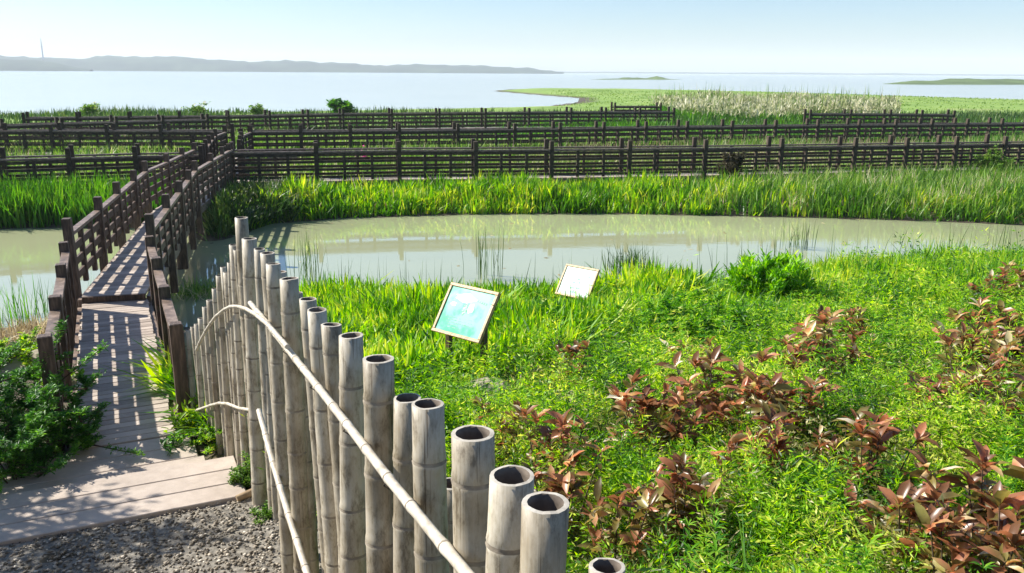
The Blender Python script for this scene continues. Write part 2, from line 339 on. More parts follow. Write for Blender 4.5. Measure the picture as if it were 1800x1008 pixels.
# ================================================================== SETTING
def axis(a, b, step, lo, hi, g=1.12):
    v = list(np.arange(a, b+1e-6, step)); s = step
    while v[-1] < hi: s *= g; v.append(v[-1]+s)
    s = step; f = [v[0]]
    while f[-1] > lo: s *= g; f.append(f[-1]-s)
    return np.array(f[1:][::-1]+v)
gx = axis(-13, 24, .3, -190, 330); gy = axis(-1, 34, .25, -25, 420, 1.06)
XX, YY = np.meshgrid(gx, gy); ZZ = T(XX, YY)
ZZ = ZZ+RNG.normal(0, .012, ZZ.shape)*(YY < 34)
V = np.stack([XX, YY, ZZ], -1).reshape(-1, 3); nx, ny = len(gx), len(gy)
i = (np.arange(ny-1)[:, None]*nx+np.arange(nx-1)[None]).ravel()
tag(link('ground', mesh_np('ground', V, np.stack([i, i+1, i+nx+1, i+nx], 1), [M['terrain']], smooth=True)), kind='structure')
def sheet(name, x0, x1, y0, y1, z, m):
    b = MB(); b.add([(x0, y0, z), (x1, y0, z), (x1, y1, z), (x0, y1, z)], [(0, 1, 2, 3)]); return tag(b.build(name, m), kind='structure')
sheet('pond_water', -45, 60, 7, 33, 0, M['pond'])
sheet('lake_water', -3800, 3800, 62, 4950, 0, M['lake'])

def ridge(name, prof, dist, depth, m, kind='structure', step=14, jag=1.0, base=-1):
    """long hill: crest heights measured along x, real depth"""
    xs = [p[0] for p in prof]; ys = [p[1] for p in prof]; c0 = P(xs[0], 0, 0)
    pts = []
    for px in np.arange(xs[0], xs[-1]+.1, step*1800/(1.2*dist)*1.0):
        py = float(np.interp(px, xs, ys)); d = ray(px, py); t = dist/d.y
        pts.append((d.x*t, dist, CAMZ+d.z*t))
    rows = [(0, -.02), (.12, .45), (.25, .8), (.42, 1), (.6, .85), (.8, .5), (1, -.02)]
    V = []; n = len(pts)
    for k, (dy, hz) in enumerate(rows):
        for j, (x, y, z) in enumerate(pts):
            jn = jag*(math.sin(j*1.7+k)*.5+math.sin(j*.61+2*k)*.5+random.uniform(-.6, .6)) if 0 < k < len(rows)-1 else 0
            sh = random.uniform(-.3, .3)*depth*.05
            V.append((x*(1+dy*depth/dist*.9), y+dy*depth+sh, max(z, .6)*hz*(1+(dy-.42)*depth/dist) + jn if 0 < k < len(rows)-1 else base))
    Fq = [(k*n+j, k*n+j+1, k*n+n+j+1, k*n+n+j) for k in range(len(rows)-1) for j in range(n-1)]
    me = bpy.data.meshes.new(name); me.from_pydata(V, [], Fq); me.materials.append(m); me.polygons.foreach_set('use_smooth', [True]*len(Fq)); me.update()
    return tag(link(name, me), kind=kind)
ridge('hills', [(-500, 96), (0, 96), (40, 98), (60, 100), (150, 101), (162, 96.5), (330, 98), (345, 101), (430, 107), (500, 105), (600, 110), (650, 114), (750, 112),
                (850, 115), (930, 119), (965, 124.5), (1000, 127.5)], 2000, 500, M['hill'], jag=1.7)
ridge('hill_spur', [(-400, 100), (0, 103), (60, 106), (100, 111), (128, 118.5), (150, 122.6), (165, 123.2)], 1550, 260, M['hill'], jag=.8)
ridge('far_shore', [(900, 126), (1000, 126), (1150, 127), (1300, 128), (1400, 127.6), (1500, 129.6), (1560, 128.6), (1650, 130.5), (1800, 131.2), (2300, 134.5)], 3600, 500, M['hill'], jag=.7, step=30)
def isle(name, px0, px1, py, h, d, m, bumps=()):
    a = P(px0, py, 0); b = P(px1, py, 0); n = 60; V = []; rows = 7
    for k in range(rows):
        s = k/(rows-1)
        for j in range(n+1):
            t = j/n; p = a.lerp(b, t); wdt = d*max(.02, math.sin(PI*min(1, t*1.0+.0))**.5)
            z = h*math.sin(PI*s)*min(1, 4*t, 4*(1-t)+.05)*(1+.3*math.sin(j*.9+k))
            for (bt, bh, bw) in bumps: z += bh*math.exp(-((t-bt)/bw)**2)*math.sin(PI*s)*(1+.25*math.sin(j*2.3+k))
            V.append((p.x, p.y+wdt*(s-.0), z-.15 if 0 < k < rows-1 else -.3))
    Fq = [(k*(n+1)+j, k*(n+1)+j+1, (k+1)*(n+1)+j+1, (k+1)*(n+1)+j) for k in range(rows-1) for j in range(n)]
    me = bpy.data.meshes.new(name); me.from_pydata(V, [], Fq); me.materials.append(m); me.polygons.foreach_set('use_smooth', [True]*len(Fq)); me.update()
    return tag(link(name, me), kind='structure')
isle('grassy_islet', 1030, 1215, 140.5, .5, 60, M['isle'], ((.72, 1.6, .06), (.5, .7, .1), (.4, .5, .04)))
isle('grassy_island', 1565, 2150, 149.5, 1.0, 90, M['isle'], ((.15, .9, .05), (.3, 1.2, .08), (.45, 1.1, .1), (.7, 1.4, .1)))

# mast on the far hills
b = MB(); q = P(75, 96, 30); dd = ray(75, 97); t = 2150/dd.y
b.tube([(dd.x*t, 2150, 20), (dd.x*t, 2150, 58), (dd.x*t, 2150, 76)], [2.2, 1.5, .5], 6)
b.tube([(dd.x*t-2.8, 2150, 56), (dd.x*t+2.8, 2150, 56)], .8, 6)
tag(b.build('radio_mast', M['mast']), 'thin grey mast rising above the hazy hills across the lake', 'mast')

# ================================================================== RAILINGS
post_me = {}
def post_mesh(h, w, m, key):
    if key not in post_me:
        b = MB(); b.box((0, 0, h/2-.16), (1, 0, 0), (0, 1, 0), (0, 0, 1), w/2, w/2, h/2+.16, 0, .009); post_me[key] = b.mesh('post', m)
    return post_me[key]
def railing(parent, pts, hgt=.93, pw=.12, ph=1.12, wood='dark_wood', rwood='rail_wood', side=0, cap_w=.11, foot=.35, nb=2, levels=(.66, .38, .10), bh=.1, name='railing'):
    """pts: post positions at deck level; rails between them"""
    r = empty(name, (0, 0, 0), parent)
    for k, p in enumerate(pts):
        a = pts[max(k-1, 0)]; c = pts[min(k+1, len(pts)-1)]; ang = math.atan2(c[1]-a[1], c[0]-a[0])
        hh = ph+foot
        o = link('post', post_mesh(hh, pw, M[wood], (round(hh, 2), pw, wood)), r, (p[0], p[1], p[2]-foot)); o.rotation_euler.z = ang+random.uniform(-.03, .03)
        o.rotation_euler.x = random.uniform(-.012, .012); o.location.z += random.uniform(-.02, .02)
    cap = MB(); mids = [MB() for _ in levels]
    bal = post_mesh(hgt-.02, .075, M[wood], ('b', round(hgt, 2), wood))
    for a, c in zip(pts[:-1], pts[1:]):
        a = Vector(a); c = Vector(c); d = (c-a).normalized()*(pw/2+.002); up = Vector((0, 0, 1))
        j = random.uniform(-.006, .006)
        cap.bar(a+d+up*(hgt+j), c-d+up*(hgt-j), cap_w, .055, 0, .006)
        for mb, lv in zip(mids, levels): mb.bar(a+d+up*(lv+random.uniform(-.008, .008)), c-d+up*(lv+random.uniform(-.008, .008)), .04, bh, 0, .004)
        for k in range(nb):
            p = a.lerp(c, (k+1)/(nb+1)); sd = Vector((-(c-a).y, (c-a).x, 0)).normalized()*(.0)
            o = link('baluster', bal, r, (p.x+sd.x, p.y+sd.y, p.z+.14)); o.rotation_euler.z = math.atan2((c-a).y, (c-a).x)
            o.scale = (1.25, 1, (hgt-.05)/(hgt+.30)); o.location.z = p.z+.02+.32*o.scale.z
    cap.build('top_rail', M[rwood], r)
    for mb in mids: mb.build('rail', M[wood], r)
    return r
def offset_line(pts, off):
    out = []
    for k, p in enumerate(pts):
        a = Vector(pts[max(k-1, 0)][:2]); c = Vector(pts[min(k+1, len(pts)-1)][:2]); d = (c-a).normalized(); n = Vector((-d.y, d.x))
        out.append(Vector((p[0]+n.x*off, p[1]+n.y*off, p[2])))
    return out
def resample(pts, step):
    pts = [Vector(p) for p in pts]; out = [pts[0]]
    for a, c in zip(pts[:-1], pts[1:]):
        L = (c-a).length; k = max(1, round(L/step)); out += [a.lerp(c, (i+1)/k) for i in range(k)]
    return out
def deck_mesh(pts, w, board=.145, th=.04, skew=0):
    """cross boards along a centre polyline"""
    b = MB()
    for a, c in zip(pts[:-1], pts[1:]):
        a = Vector(a); c = Vector(c); L = (c-a).length; d = (c-a).normalized(); sd = Vector((-d.y, d.x, 0)).normalized(); up = sd.cross(d)*-1
        if up.z < 0: up = -up
        k = max(1, round(L/board)); s = L/k
        for i in range(k):
            q = a+d*(s*(i+.5))+up*(-th/2+random.uniform(-.003, .003))+sd*random.uniform(-.012, .012)
            b.box(q, sd, d, up, w/2+random.uniform(-.008, .008), s/2-.006, th/2, 0, .003)
    return b

# ---- footbridge
A0 = P(219, 777, .84); B0 = P(202, 529, .84); s2 = P(194, 403, 1.90); C0 = P(301, 297, 1.90)
h2 = Vector((C0.x-s2.x, C0.y-s2.y, 0)).normalized()
B1 = Vector((B0.x, B0.y, .94)); C1 = B1+h2*9.0; E1 = P(378, 264, 1.79); E1.z = .86
br = empty('footbridge', (A0.x, A0.y, .84)); tag(br, 'narrow wooden footbridge with dark post railings crossing the muddy pond to the boardwalks', 'footbridge')
def rel(o, p): o.location = Vector(o.location)-p.location; return o
WD = .95; WR = 1.19
nA = Vector((A0.x, A0.y, .84)); nB = Vector((B0.x, B0.y, .84))
o = deck_mesh([nA, nB], WD, .135).build('deck', M['deck'], br); rel(o, br)
o = deck_mesh([B1, C1, E1], WD, .15).build('deck', M['deck'], br); rel(o, br)
b = MB()
for sgn in (-1, 1):
    for ln in ([nA, nB], [B1, C1, E1]):
        l2 = offset_line([Vector(p)-Vector((0, 0, .15)) for p in ln], sgn*(WD/2+.03))
        for p, q in zip(l2[:-1], l2[1:]): b.bar(p, q, .07, .2, 0, .006)
rel(b.build('edge_beam', M['rail_wood'], br), br)
b = MB(); d = h2; b.box(B1+Vector((0, 0, -.12))-d*.035, (-d.y, d.x, 0), d, (0, 0, 1), WD/2-.01, .02, .115); rel(b.build('riser', M['dark_wood'], br), br)
for p, q in ((nA, nB), ):
    n = [p.lerp(q, t) for t in (.06, .355, .65, .95)]
    for sgn in (1, -1): rel(railing(br, offset_line(n, sgn*WR/2), pw=.13, ph=1.07, hgt=.88, levels=(.68, .46, .24), bh=.13), br)
ln = [B1+h2*.25] + [B1.lerp(C1, t) for t in (.29, .53, .77, 1)] + [C1.lerp(E1, t) for t in (.35, .66, .94)]
for sgn in (1, -1): rel(railing(br, offset_line(ln, sgn*WR/2), pw=.13, ph=1.22, hgt=.96, levels=(.72, .48, .24), bh=.12), br)
b = MB()
for k in range(1, 6):
    p = B1.lerp(C1, k/6) if k < 5 else C1
    for sgn in (-1, 1):
        c = offset_line([p, p+h2], sgn*.36)[0]; b = MB(); b.tube([(0, 0, -.6), (0, 0, p.z-.26)], .08, 8); rel(b.build('pile', M['dark_wood'], br, (c.x, c.y, 0)), br)

# ---- boardwalks
def walk(label, line, w=.9, step=2.55, front=True, back=True, cap_w=.1, z=.77, wood='far_wood'):
    c = [Vector((p[0], p[1], z)) for p in line]
    root = empty('boardwalk', c[0]); tag(root, label, 'boardwalk', None)
    fine = resample(c, step)
    rel(deck_mesh(resample(c, 8), w, .3).build('deck', M['deck'], root), root)
    b = MB()
    for off in (-w/2-.03, w/2+.03):
        l2 = offset_line([p-Vector((0, 0, .1)) for p in fine], off)
        for p, q in zip(l2[:-1], l2[1:]): b.bar(p, q, .06, .16)
    rel(b.build('edge_beam', M['rail_wood'], root), root)
    for off, on in ((-w/2-.04, front), (w/2+.04, back)):
        if on:
            n = offset_line(fine, off)
            rel(railing(root, n, wood=wood, rwood='rail_wood', cap_w=.1, foot=.8, ph=1.30, pw=.14, hgt=.98, bh=.09, levels=(.88, .65, .39, .13), nb=2 if off < 0 else 1), root)
    return root
ZR = .84+.96
def L(*pts): return [P(x, y, ZR) for x, y in pts]
f1 = L((405, 264.5), (700, 261), (965, 259.5), (1230, 257), (1490, 253.5), (1750, 250), (1990, 247.5))
walk('long dark railed boardwalk just behind the bright green bank, running right from the footbridge', f1)
walk('short dark railed boardwalk running left from the footbridge behind the green reeds', L((355, 268.5), (240, 270.5), (0, 276.5), (-260, 283)))
walk('dark railed boardwalk in the second row, right of the footbridge', L((440, 229.5), (700, 227.5), (900, 225.5), (1200, 221.5), (1500, 218), (1750, 216), (2000, 214)))
walk('dark railed boardwalk in the second row, left of the footbridge', L((402, 229), (290, 228), (0, 228), (-260, 228)))
l1 = L((378, 262), (392, 250), (402, 238), (419, 231)); walk('short railed link continuing from the footbridge end to the second row', [l1[0]+Vector((0, .75, 0)), l1[2], l1[3]], w=1.0, step=2.2)
walk('distant railed boardwalk along the lake edge left of the round green bush', L((1180, 195.5), (1000, 196), (850, 197), (600, 199), (400, 203), (45, 206)), step=2.7)
walk('railed boardwalk slanting between the lake edge and the second row at far left', L((360, 209), (200, 213), (0, 219), (-200, 225)), step=2.7)
walk('small stretch of railing in front of the green spit beside the pale reeds', L((1078, 186), (1158, 186)), step=2.7)
walk('short brown railing poking out right of the pale reeds before the green field', L((1420, 199), (1560, 199.5), (1672, 200.5)), step=2.7)

# ================================================================== plank landing and gravel
dB = (nA-nB); dB.z = 0; dB.normalize(); nR = Vector((-dB.y, dB.x, 0))   # nR: to the right in the picture
if nR.x < 0: nR = -nR
ld = empty('plank_landing', nA); tag(ld, 'wide pinkish plank steps between the gravel and the footbridge', 'steps')
edge0 = nA+dB*.02
pk = [(.0, .30, -2.9, .60, .835), (.30, .30, -2.9, .64, .835), (.60, .30, -2.9, .68, .835), (.90, .285, -3.0, .92, .915), (1.185, .285, -3.0, .90, .915), (1.47, .285, -3.0, .91, .915)]
for k, (s, w, x0, x1, z) in enumerate(pk):
    c = edge0+dB*(s+w/2)+nR*((x0+x1)/2); b = MB()
    b.box((c.x, c.y, z-.03), nR, dB, (0, 0, 1), (x1-x0)/2+random.uniform(-.015, .015), w/2-.006, .03+.0, 0, .006)
    rel(b.build('plank', M['deck'], ld), ld)
b = MB(); c = edge0+dB*.889+nR*(-1.05); b.box((c.x, c.y, .857), nR, dB, (0, 0, 1), 1.93, .009, .028); rel(b.build('riser', M['dark_wood'], ld), ld)
g0 = edge0+dB*1.76
c1 = g0+nR*2.6; c2 = g0-nR*3.6; c3 = c2+dB*3.5; c4 = c1+dB*3.5
gn = 60; gv = []; 
for a in range(gn+1):
    for c in range(gn+1):
        p = (c1.lerp(c2, a/gn)).lerp(c4.lerp(c3, a/gn), c/gn); gv.append((p.x, p.y, max(.876, T1(p.x, p.y)+.006)+.012*wob(p.x, p.y, 6)+random.uniform(0, .008)))
gf = [(a*(gn+1)+c, a*(gn+1)+c+1, (a+1)*(gn+1)+c+1, (a+1)*(gn+1)+c) for a in range(gn) for c in range(gn)]
me = bpy.data.meshes.new('gravel_path'); me.from_pydata(gv, [], gf); me.materials.append(M['gravel']); me.update(); tag(link('gravel_path', me), kind='structure')
def pebbles(n, pos, smin, smax):
    base = np.array([[1, 0, 0], [-1, 0, 0], [0, 1, 0], [0, -1, 0], [0, 0, .7], [0, 0, -.7]], float)
    tri = np.array([[0, 2, 4], [2, 1, 4], [1, 3, 4], [3, 0, 4], [2, 0, 5], [1, 2, 5], [3, 1, 5], [0, 3, 5]])
    s = RNG.uniform(smin, smax, (n, 1, 1))*RNG.uniform(.55, 1.3, (n, 1, 3)); V = base[None]*s*(1+RNG.normal(0, .15, (n, 6, 3)))
    a = RNG.uniform(0, 2*PI, n); ca, sa = np.cos(a), np.sin(a); x = V[..., 0]*ca[:, None]-V[..., 1]*sa[:, None]; y = V[..., 0]*sa[:, None]+V[..., 1]*ca[:, None]
    V = np.stack([x, y, V[..., 2]*.8], -1)+pos[:, None, :]; return V.reshape(-1, 3), ((np.arange(n)*6)[:, None, None]+tri[None]).reshape(-1, 3)
n = 15000; u = RNG.uniform(0, 1, n); w_ = RNG.uniform(0, .62, n)**1.0
pp = np.array(c1)[None]*(1-u[:, None])+np.array(c2)[None]*u[:, None]+np.array(dB)[None]*(w_[:, None]*3.5-.05); pp[:, 2] = np.maximum(.876, T(pp[:, 0], pp[:, 1]))+.012
V, Fq = pebbles(n, pp, .006, .022); stuff('gravel', 'loose grey gravel in front of the plank steps', 'gravel', V, Fq, M['pebble'])

# ================================================================== bamboo fence
bf = empty('bamboo_fence', (FA.x, FA.y, T1(FA.x, FA.y))); tag(bf, 'weathered grey bamboo pole fence with a bent bamboo rail dividing path from slope', 'fence')
def bamboo_pole(top, z0, r, lean=0.0, n=14, node0=None):
    b = MB(); H = top.z-z0; prof = []; z = H; gap = node0 if node0 else random.uniform(.10, .3)
    zs = []; zz = H-gap
    while zz > .05: zs.append(zz); zz -= random.uniform(.24, .36)
    # rings from the bottom up: (z, r, material of the band above)
    rings = [(0, r*1.02, 0)]
    for q in zs[::-1]:
        rings += [(q-.022, r*.995, 0), (q-.007, r*1.05, 1), (q-.001, r*.985, 1), (q+.007, r*1.035, 0), (q+.03, r*.985, 0)]
    rings += [(H, r*random.uniform(.97, 1.03), 3), (H+.001, r*.80, 2), (H-.02, r*.78, 2), (H-.22, r*.74, 2)]
    lx, ly = random.uniform(-.03, .03)+lean, random.uniform(-.02, .02); ov = random.uniform(.93, 1.0); ph = random.uniform(0, 6)
    cut = random.uniform(-.035, .035); V = []; fc = []; mi = []
    chips = [random.uniform(-.0012, .0012) for _ in range(n)]
    for j, (z, rr, m) in enumerate(rings):
        for k in range(n):
            a = 2*PI*k/n; w = rr*(1+.006*math.sin(2*a+ph))
            zc = z+(math.cos(a+ph)*cut*r*2+chips[k] if j >= len(rings)-4 and j < len(rings)-1 else 0)
            V.append((top.x+w*math.cos(a)-lx*(H-z), top.y+w*math.sin(a)*ov-ly*(H-z), z0+zc))
    for j in range(len(rings)-1):
        for k in range(n): l = (k+1) % n; fc.append((j*n+k, j*n+l, j*n+n+l, j*n+n+k)); mi.append(rings[j][2])
    gr = random.uniform(.10, .24)
    for j in range(len(rings)-1):
        for k in range(n):
            x_, y_, z_ = V[j*n+k]; q_ = 1+gr*min(1, (H-(z_-z0))/1.0); cx_ = top.x-lx*(H-rings[j][0]); cy_ = top.y-ly*(H-rings[j][0]); V[j*n+k] = (cx_+(x_-cx_)*q_, cy_+(y_-cy_)*q_, z_)
    b.v = V; b.f = fc; b.m = mi; b.sm = [x not in (3,) for x in mi]
    m = len(V); b.v.append((top.x-lx*.2, top.y, z0+H-.23)); b.f += [((len(rings)-1)*n+k, (len(rings)-1)*n+(k+1) % n, m) for k in range(n)]; b.m += [2]*n; b.sm += [False]*n
    return b.build('pole', [M['bamboo'], M['bamboo_node'], M['bamboo_in'], M['bamboo_rim']], bf)
seg1 = [(1180, 1150, 76), (1122, 1072, 74), (1067, 996, 64), (959, 884, 82), (900, 836, 80), (831, 762, 77), (752, 710, 58), (716, 700, 50), (665, 631, 54), (617, 590, 42), (582, 571, 36),
        (557, 545, 35), (541, 526, 31), (520, 515, 24), (508, 490, 33), (491, 478, 25), (480, 464, 26), (470, 445, 26), (456, 438, 20), (438, 420, 26), (424, 383, 23)]
seg1 += [(692, 760, 40), (642, 715, 30), (602, 665, 24), (571, 625, 20), (549, 600, 18), (530, 570, 16), (499, 520, 16), (463, 470, 15), (446, 460, 14), (792, 850, 46)]
FA3 = (FA.x, FA.y); FB3 = (FB.x, FB.y)
for k, (x, y, w) in enumerate(seg1):
    p, t = on_line(x, y, FA3, FB3)
    off = {692: .1, 642: .09, 602: .08, 571: .08, 549: .08, 530: .08, 499: .06, 463: .05, 446: .05, 792: .12, 716: .07, 541: .03, 520: .04, 491: .03, 480: -.02, 456: .03}.get(x, 0)
    p2, t = on_line(x, y, (FA.x-FNL.x*off, FA.y-FNL.y*off), (FB.x-FNL.x*off, FB.y-FNL.y*off)); o = bamboo_pole(p2, min(T1(p.x, p.y), 1.9)-.1 if p.y < 4.6 else .8, w*t/F/2, n=18 if w > 40 else 12); rel(o, bf)
cor, _ = on_line(424, 383, FA3, FB3); end2 = P(322, 715, .84); A2 = (cor.x, cor.y); B2 = (end2.x, end2.y)
seg2 = [(416, 440, 12), (410, 431, 15), (404, 462, 10), (399, 479, 15), (392, 470, 10), (386, 485, 14), (377, 508, 10), (369, 528, 13), (361, 540, 12), (353, 560, 11), (346, 570, 10), (339, 575, 9), (331, 580, 10), (324, 583, 9)]
for k, (x, y, w) in enumerate(seg2):
    p, t = on_line(x, y, A2, B2); o = bamboo_pole(p, T1(p.x, p.y)-.1, w*t/F/2, n=10); rel(o, bf)
e2 = Vector((B2[0]-A2[0], B2[1]-A2[1])).normalized(); N2 = Vector((-e2.y, e2.x));
if N2.y > 0: N2 = -N2
def bamboo_rail(path, r, name='rail', node=.3):
    b = MB(); pts = []; 
    for a, c in zip(path[:-1], path[1:]):
        k = max(2, int((c-a).length/.05)); pts += [a.lerp(c, i/k) for i in range(k)]
    pts.append(path[-1]); L_ = 0; rs = []; nxt = node*.6
    for i, p in enumerate(pts):
        if i: L_ += (p-pts[i-1]).length
        if L_ > nxt: rs.append(r*1.16); nxt += node*random.uniform(.8, 1.2)
        else: rs.append(r)
    b.tube(pts, rs, 10); 
    for i, q in enumerate(rs):
        if q > r*1.1 and 0 < i < len(pts)-1:
            d = (pts[i+1]-pts[i-1]).normalized()*.004; b.tube([pts[i]-d, pts[i]+d], r*1.2, 10, 1)
    return rel(b.build(name, [M['bamboo_rail'], M['bamboo_node']], bf), bf)
def path1(px, off): 
    out = []
    for x, y in px:
        p, t = on_line(x, y, FA3, FB3); sc = 1
        # slide onto a plane off metres in front of the poles
        a = (FA.x+FNL.x*off, FA.y+FNL.y*off); c = (FB.x+FNL.x*off, FB.y+FNL.y*off); p, t = on_line(x, y, a, c); out.append(p)
    return out
bamboo_rail(path1([(905, 1110), (820, 1008), (770, 948), (690, 850), (610, 746), (560, 682), (520, 632), (480, 582), (440, 533)], .085), .0185)
bamboo_rail(path1([(572, 1110), (540, 1008), (510, 915), (480, 815), (465, 758), (455, 722)], .085), .021)
r2 = path1([(505, 610), (470, 570), (448, 552), (432, 543)], .115)
def path2(px, off=.06):
    a = (A2[0]+N2.x*off, A2[1]+N2.y*off); c = (B2[0]+N2.x*off, B2[1]+N2.y*off); return [on_line(x, y, a, c)[0] for x, y in px]
r3 = path2([(418, 539), (405, 539), (392, 546), (378, 558), (366, 575), (355, 594), (345, 616)], .1)
bamboo_rail(r2+r3, .014, node=.25)
bamboo_rail(path2([(455, 722), (440, 721), (420, 718), (400, 710), (385, 709), (370, 713), (345, 722)], .07), .014, node=.25)
b = MB()
for x, y in ((690, 850), (617, 755), (557, 679), (508, 617)):
    b = MB(); p = path1([(x, y)], .05)[0]; b.tube([p+Vector((0, 0, .03)), p+Vector((-.03, -.02, 0)), p-Vector((0, 0, .03))], .004, 6); rel(b.build('binding', M['binding'], bf), bf)

# ================================================================== information signs
def sign(label, cx, cy, H, w, h, panel, draw):
    c = Vector(); d = ray(cx, cy); t = (H)/(-d.z); c = Vector((d.x*t, d.y*t, CAMZ-H)); gz = T1(c.x, c.y)
    root = empty('info_sign', (c.x, c.y, gz)); tag(root, label, 'sign')
    bx = Vector((.766, -.643, 0)); hz = Vector((.643, .766, 0)); up = (hz*.56+Vector((0, 0, .83))).normalized(); nn = bx.cross(up).normalized()
    c0 = c-Vector(root.location)
    f = MB(); fw = .035
    for s in (-1, 1):
        f.box(c0+up*(s*(h/2-fw/2)), bx, up, nn, w/2, fw/2, .018, 0, .004)
        f.box(c0+bx*(s*(w/2-fw/2)), up, bx, nn, h/2-fw-.001, fw/2, .0175, 0, .004)
    f.build('frame', M['sign_frame'], root)
    p = MB(); p.box((0, 0, 0), (1, 0, 0), (0, 1, 0), (0, 0, 1), w/2-fw+.002, h/2-fw+.002, .005)
    o = p.build('panel', panel, root, c0); mw = Matrix((bx, up, nn)).transposed().to_4x4(); o.rotation_euler = mw.to_euler()
    k = MB(); draw(k, w, h); q = k.build('print', [M['ink'], M['ink_grey'], M['cloud']], o, (0, 0, .0065))
    bk = MB(); bk.box(c0-nn*.022, bx, up, nn, w/2-.004, h/2-.004, .008); bk.build('backboard', M['dark_wood'], root)
    for s in (-1, 1):
        l = MB(); a = c0+bx*(s*(w/2-.09))-up*.05-nn*.045; l.box((a.x, a.y, a.z/2-.05), bx, hz, (0, 0, 1), .028, .028, a.z/2+.05, 0, .004); l.build('leg', M['dark_wood'], root)
        l = MB(); l.bar(a-up*(h*.33), a+up*(h*.33), .04, .04); l.build('brace', M['dark_wood'], root)
def blob(k, cx, cy, rx, ry, m=0, z=0, n=14, seed=0):
    v = [(cx+rx*math.cos(2*PI*i/n)*(1+.18*math.sin(i*2.3+seed)), cy+ry*math.sin(2*PI*i/n)*(1+.2*math.cos(i*1.7+seed)), z) for i in range(n)]; k.add(v, [tuple(range(n))], m)
def quadk(k, x0, y0, x1, y1, m=0, z=0): k.add([(x0, y0, z), (x1, y0, z), (x1, y1, z), (x0, y1, z)], [(0, 1, 2, 3)], m)
def draw_map(k, w, h):
    blob(k, -.06, .15, .15, .05, 2, 0, seed=1); blob(k, .06, .05, .04, .06, 2, 0, seed=3); blob(k, -.2, .06, .04, .025, 2, 0, seed=4)
    blob(k, -.02, .03, .03, .07, 0, .0006, seed=2)
    for i in range(5): quadk(k, .10+.033*i, .135-.004*i, .118+.033*i, .16-.004*i, 0, .0006)
    for i in range(5): quadk(k, -.24+.02*i, -.09-.028*i, -.02+.05*(i % 3), -.085-.028*i, 0, .0006)
    for i in range(3): quadk(k, .05, -.08-.035*i, .2, -.076-.035*i, 0, .0006)
def draw_plant(k, w, h):
    quadk(k, -.008, -.2, .0, .2, 1, .0006)
    for i, (x, y, s) in enumerate([(-.05, -.02, .04), (.05, -.01, .04), (-.06, -.12, .05), (.06, -.11, .05), (0, -.19, .07), (.02, .05, .03), (.2, .12, .03), (.15, -.15, .03)]):
        blob(k, x, y, s, s*.35, 0, .0006, seed=i)
    for i in range(5): quadk(k, -.26, .14-.03*i, -.12, .145-.03*i, 1, .0006)
sign('wooden framed turquoise map sign slanting in the grass by the pond', 818, 549, 2.50, .70, .58, M['panel_green'], draw_map)
sign('smaller looking white botanical sign slanting at the water edge', 1014.5, 496, 3.52, .70, .58, M['panel_white'], draw_plant)

# ================================================================== GRASS AND REEDS
f1y = lambda x: np.interp(x, [p.x for p in f1], [p.y for p in f1])
fsy = lambda x: np.interp(x, far_shore[:, 0], far_shore[:, 1])
nsy = lambda x: np.interp(x, near_shore[:, 0], near_shore[:, 1])
land = lambda x, y: (sdist(pond, x, y) < -.05)
brx = lambda y: np.interp(y, [B1.y, C1.y, E1.y], [B1.x, C1.x, E1.x])
offbr = lambda x, y: (np.abs(x-brx(y)) > .75)
pos = scatter(105000, rect=(-9.5, 26, 24, 34), clump=16, cr=.22, cond=lambda x, y: land(x, y) & (y < f1y(x)-.75) & (y < fsy(x)+3.2) & (y > fsy(x)) & offbr(x, y) & (RNG.uniform(size=x.shape) < np.where(x > 5, .45, .9)))
hw = lambda x, y: .84*(.72+.24*wob(x, y, 1.1, 2)+.24*wob(x, y, 3.1, 6))*(1-.32*ss(-7, -10, x))*(1-.12*ss(4, 14, x))*(.75+.3*ss(0, .7, y-fsy(x)))
grass('iris_bed', 'bright lime iris leaves along the far bank of the pond', 'reeds', pos, .5, 1.15, .05, M['iris'], .2, .4, 3, hw)
grass('dry_reeds', 'dead tan stalks mixed into the iris belt on the far bank', 'reeds', pos[::22]+np.array([.02, 0, 0]), .4, 1.2, .03, M['dry'], .35, .5, 3, hw)
pos = scatter(70000, rect=(4, 30, 24, 37), clump=22, cr=.35, cond=lambda x, y: land(x, y) & (y < f1y(x)-.7) & (y > fsy(x)) & (RNG.uniform(size=x.shape) < .5*ss(4, 12, x)))
grass('bank_grass', 'yellow green mixed grass on the right part of the far bank', 'grass', pos, .5, 1.0, .035, M['grass_mix'], .25, .4, 3)
pos = scatter(40000, rect=(-25, -7, 22, 30), clump=20, cr=.3, cond=lambda x, y: land(x, y) & (y > fsy(x)) & (y < 26.2+.03*(x+10)) & offbr(x, y) & (x < brx(y)+.0))
grass('tall_grass', 'deep green tall grass on the bank left of the footbridge', 'grass', pos, .75, 1.2, .04, M['grass_deep'], .16, .3, 3)
pos = scatter(14000, rect=(-11, -6.2, 23, 30), clump=30, cr=.35, cond=lambda x, y: land(x, y) & (y > fsy(x)-.2) & (y < f1y(x)-.7) & (x > brx(y)+.6) & (x < -6.5))
grass('bank_undergrowth', 'dark green undergrowth beside the right side of the footbridge', 'undergrowth', pos, .4, .8, .06, M['grass_dark'], .5, .6, 3)
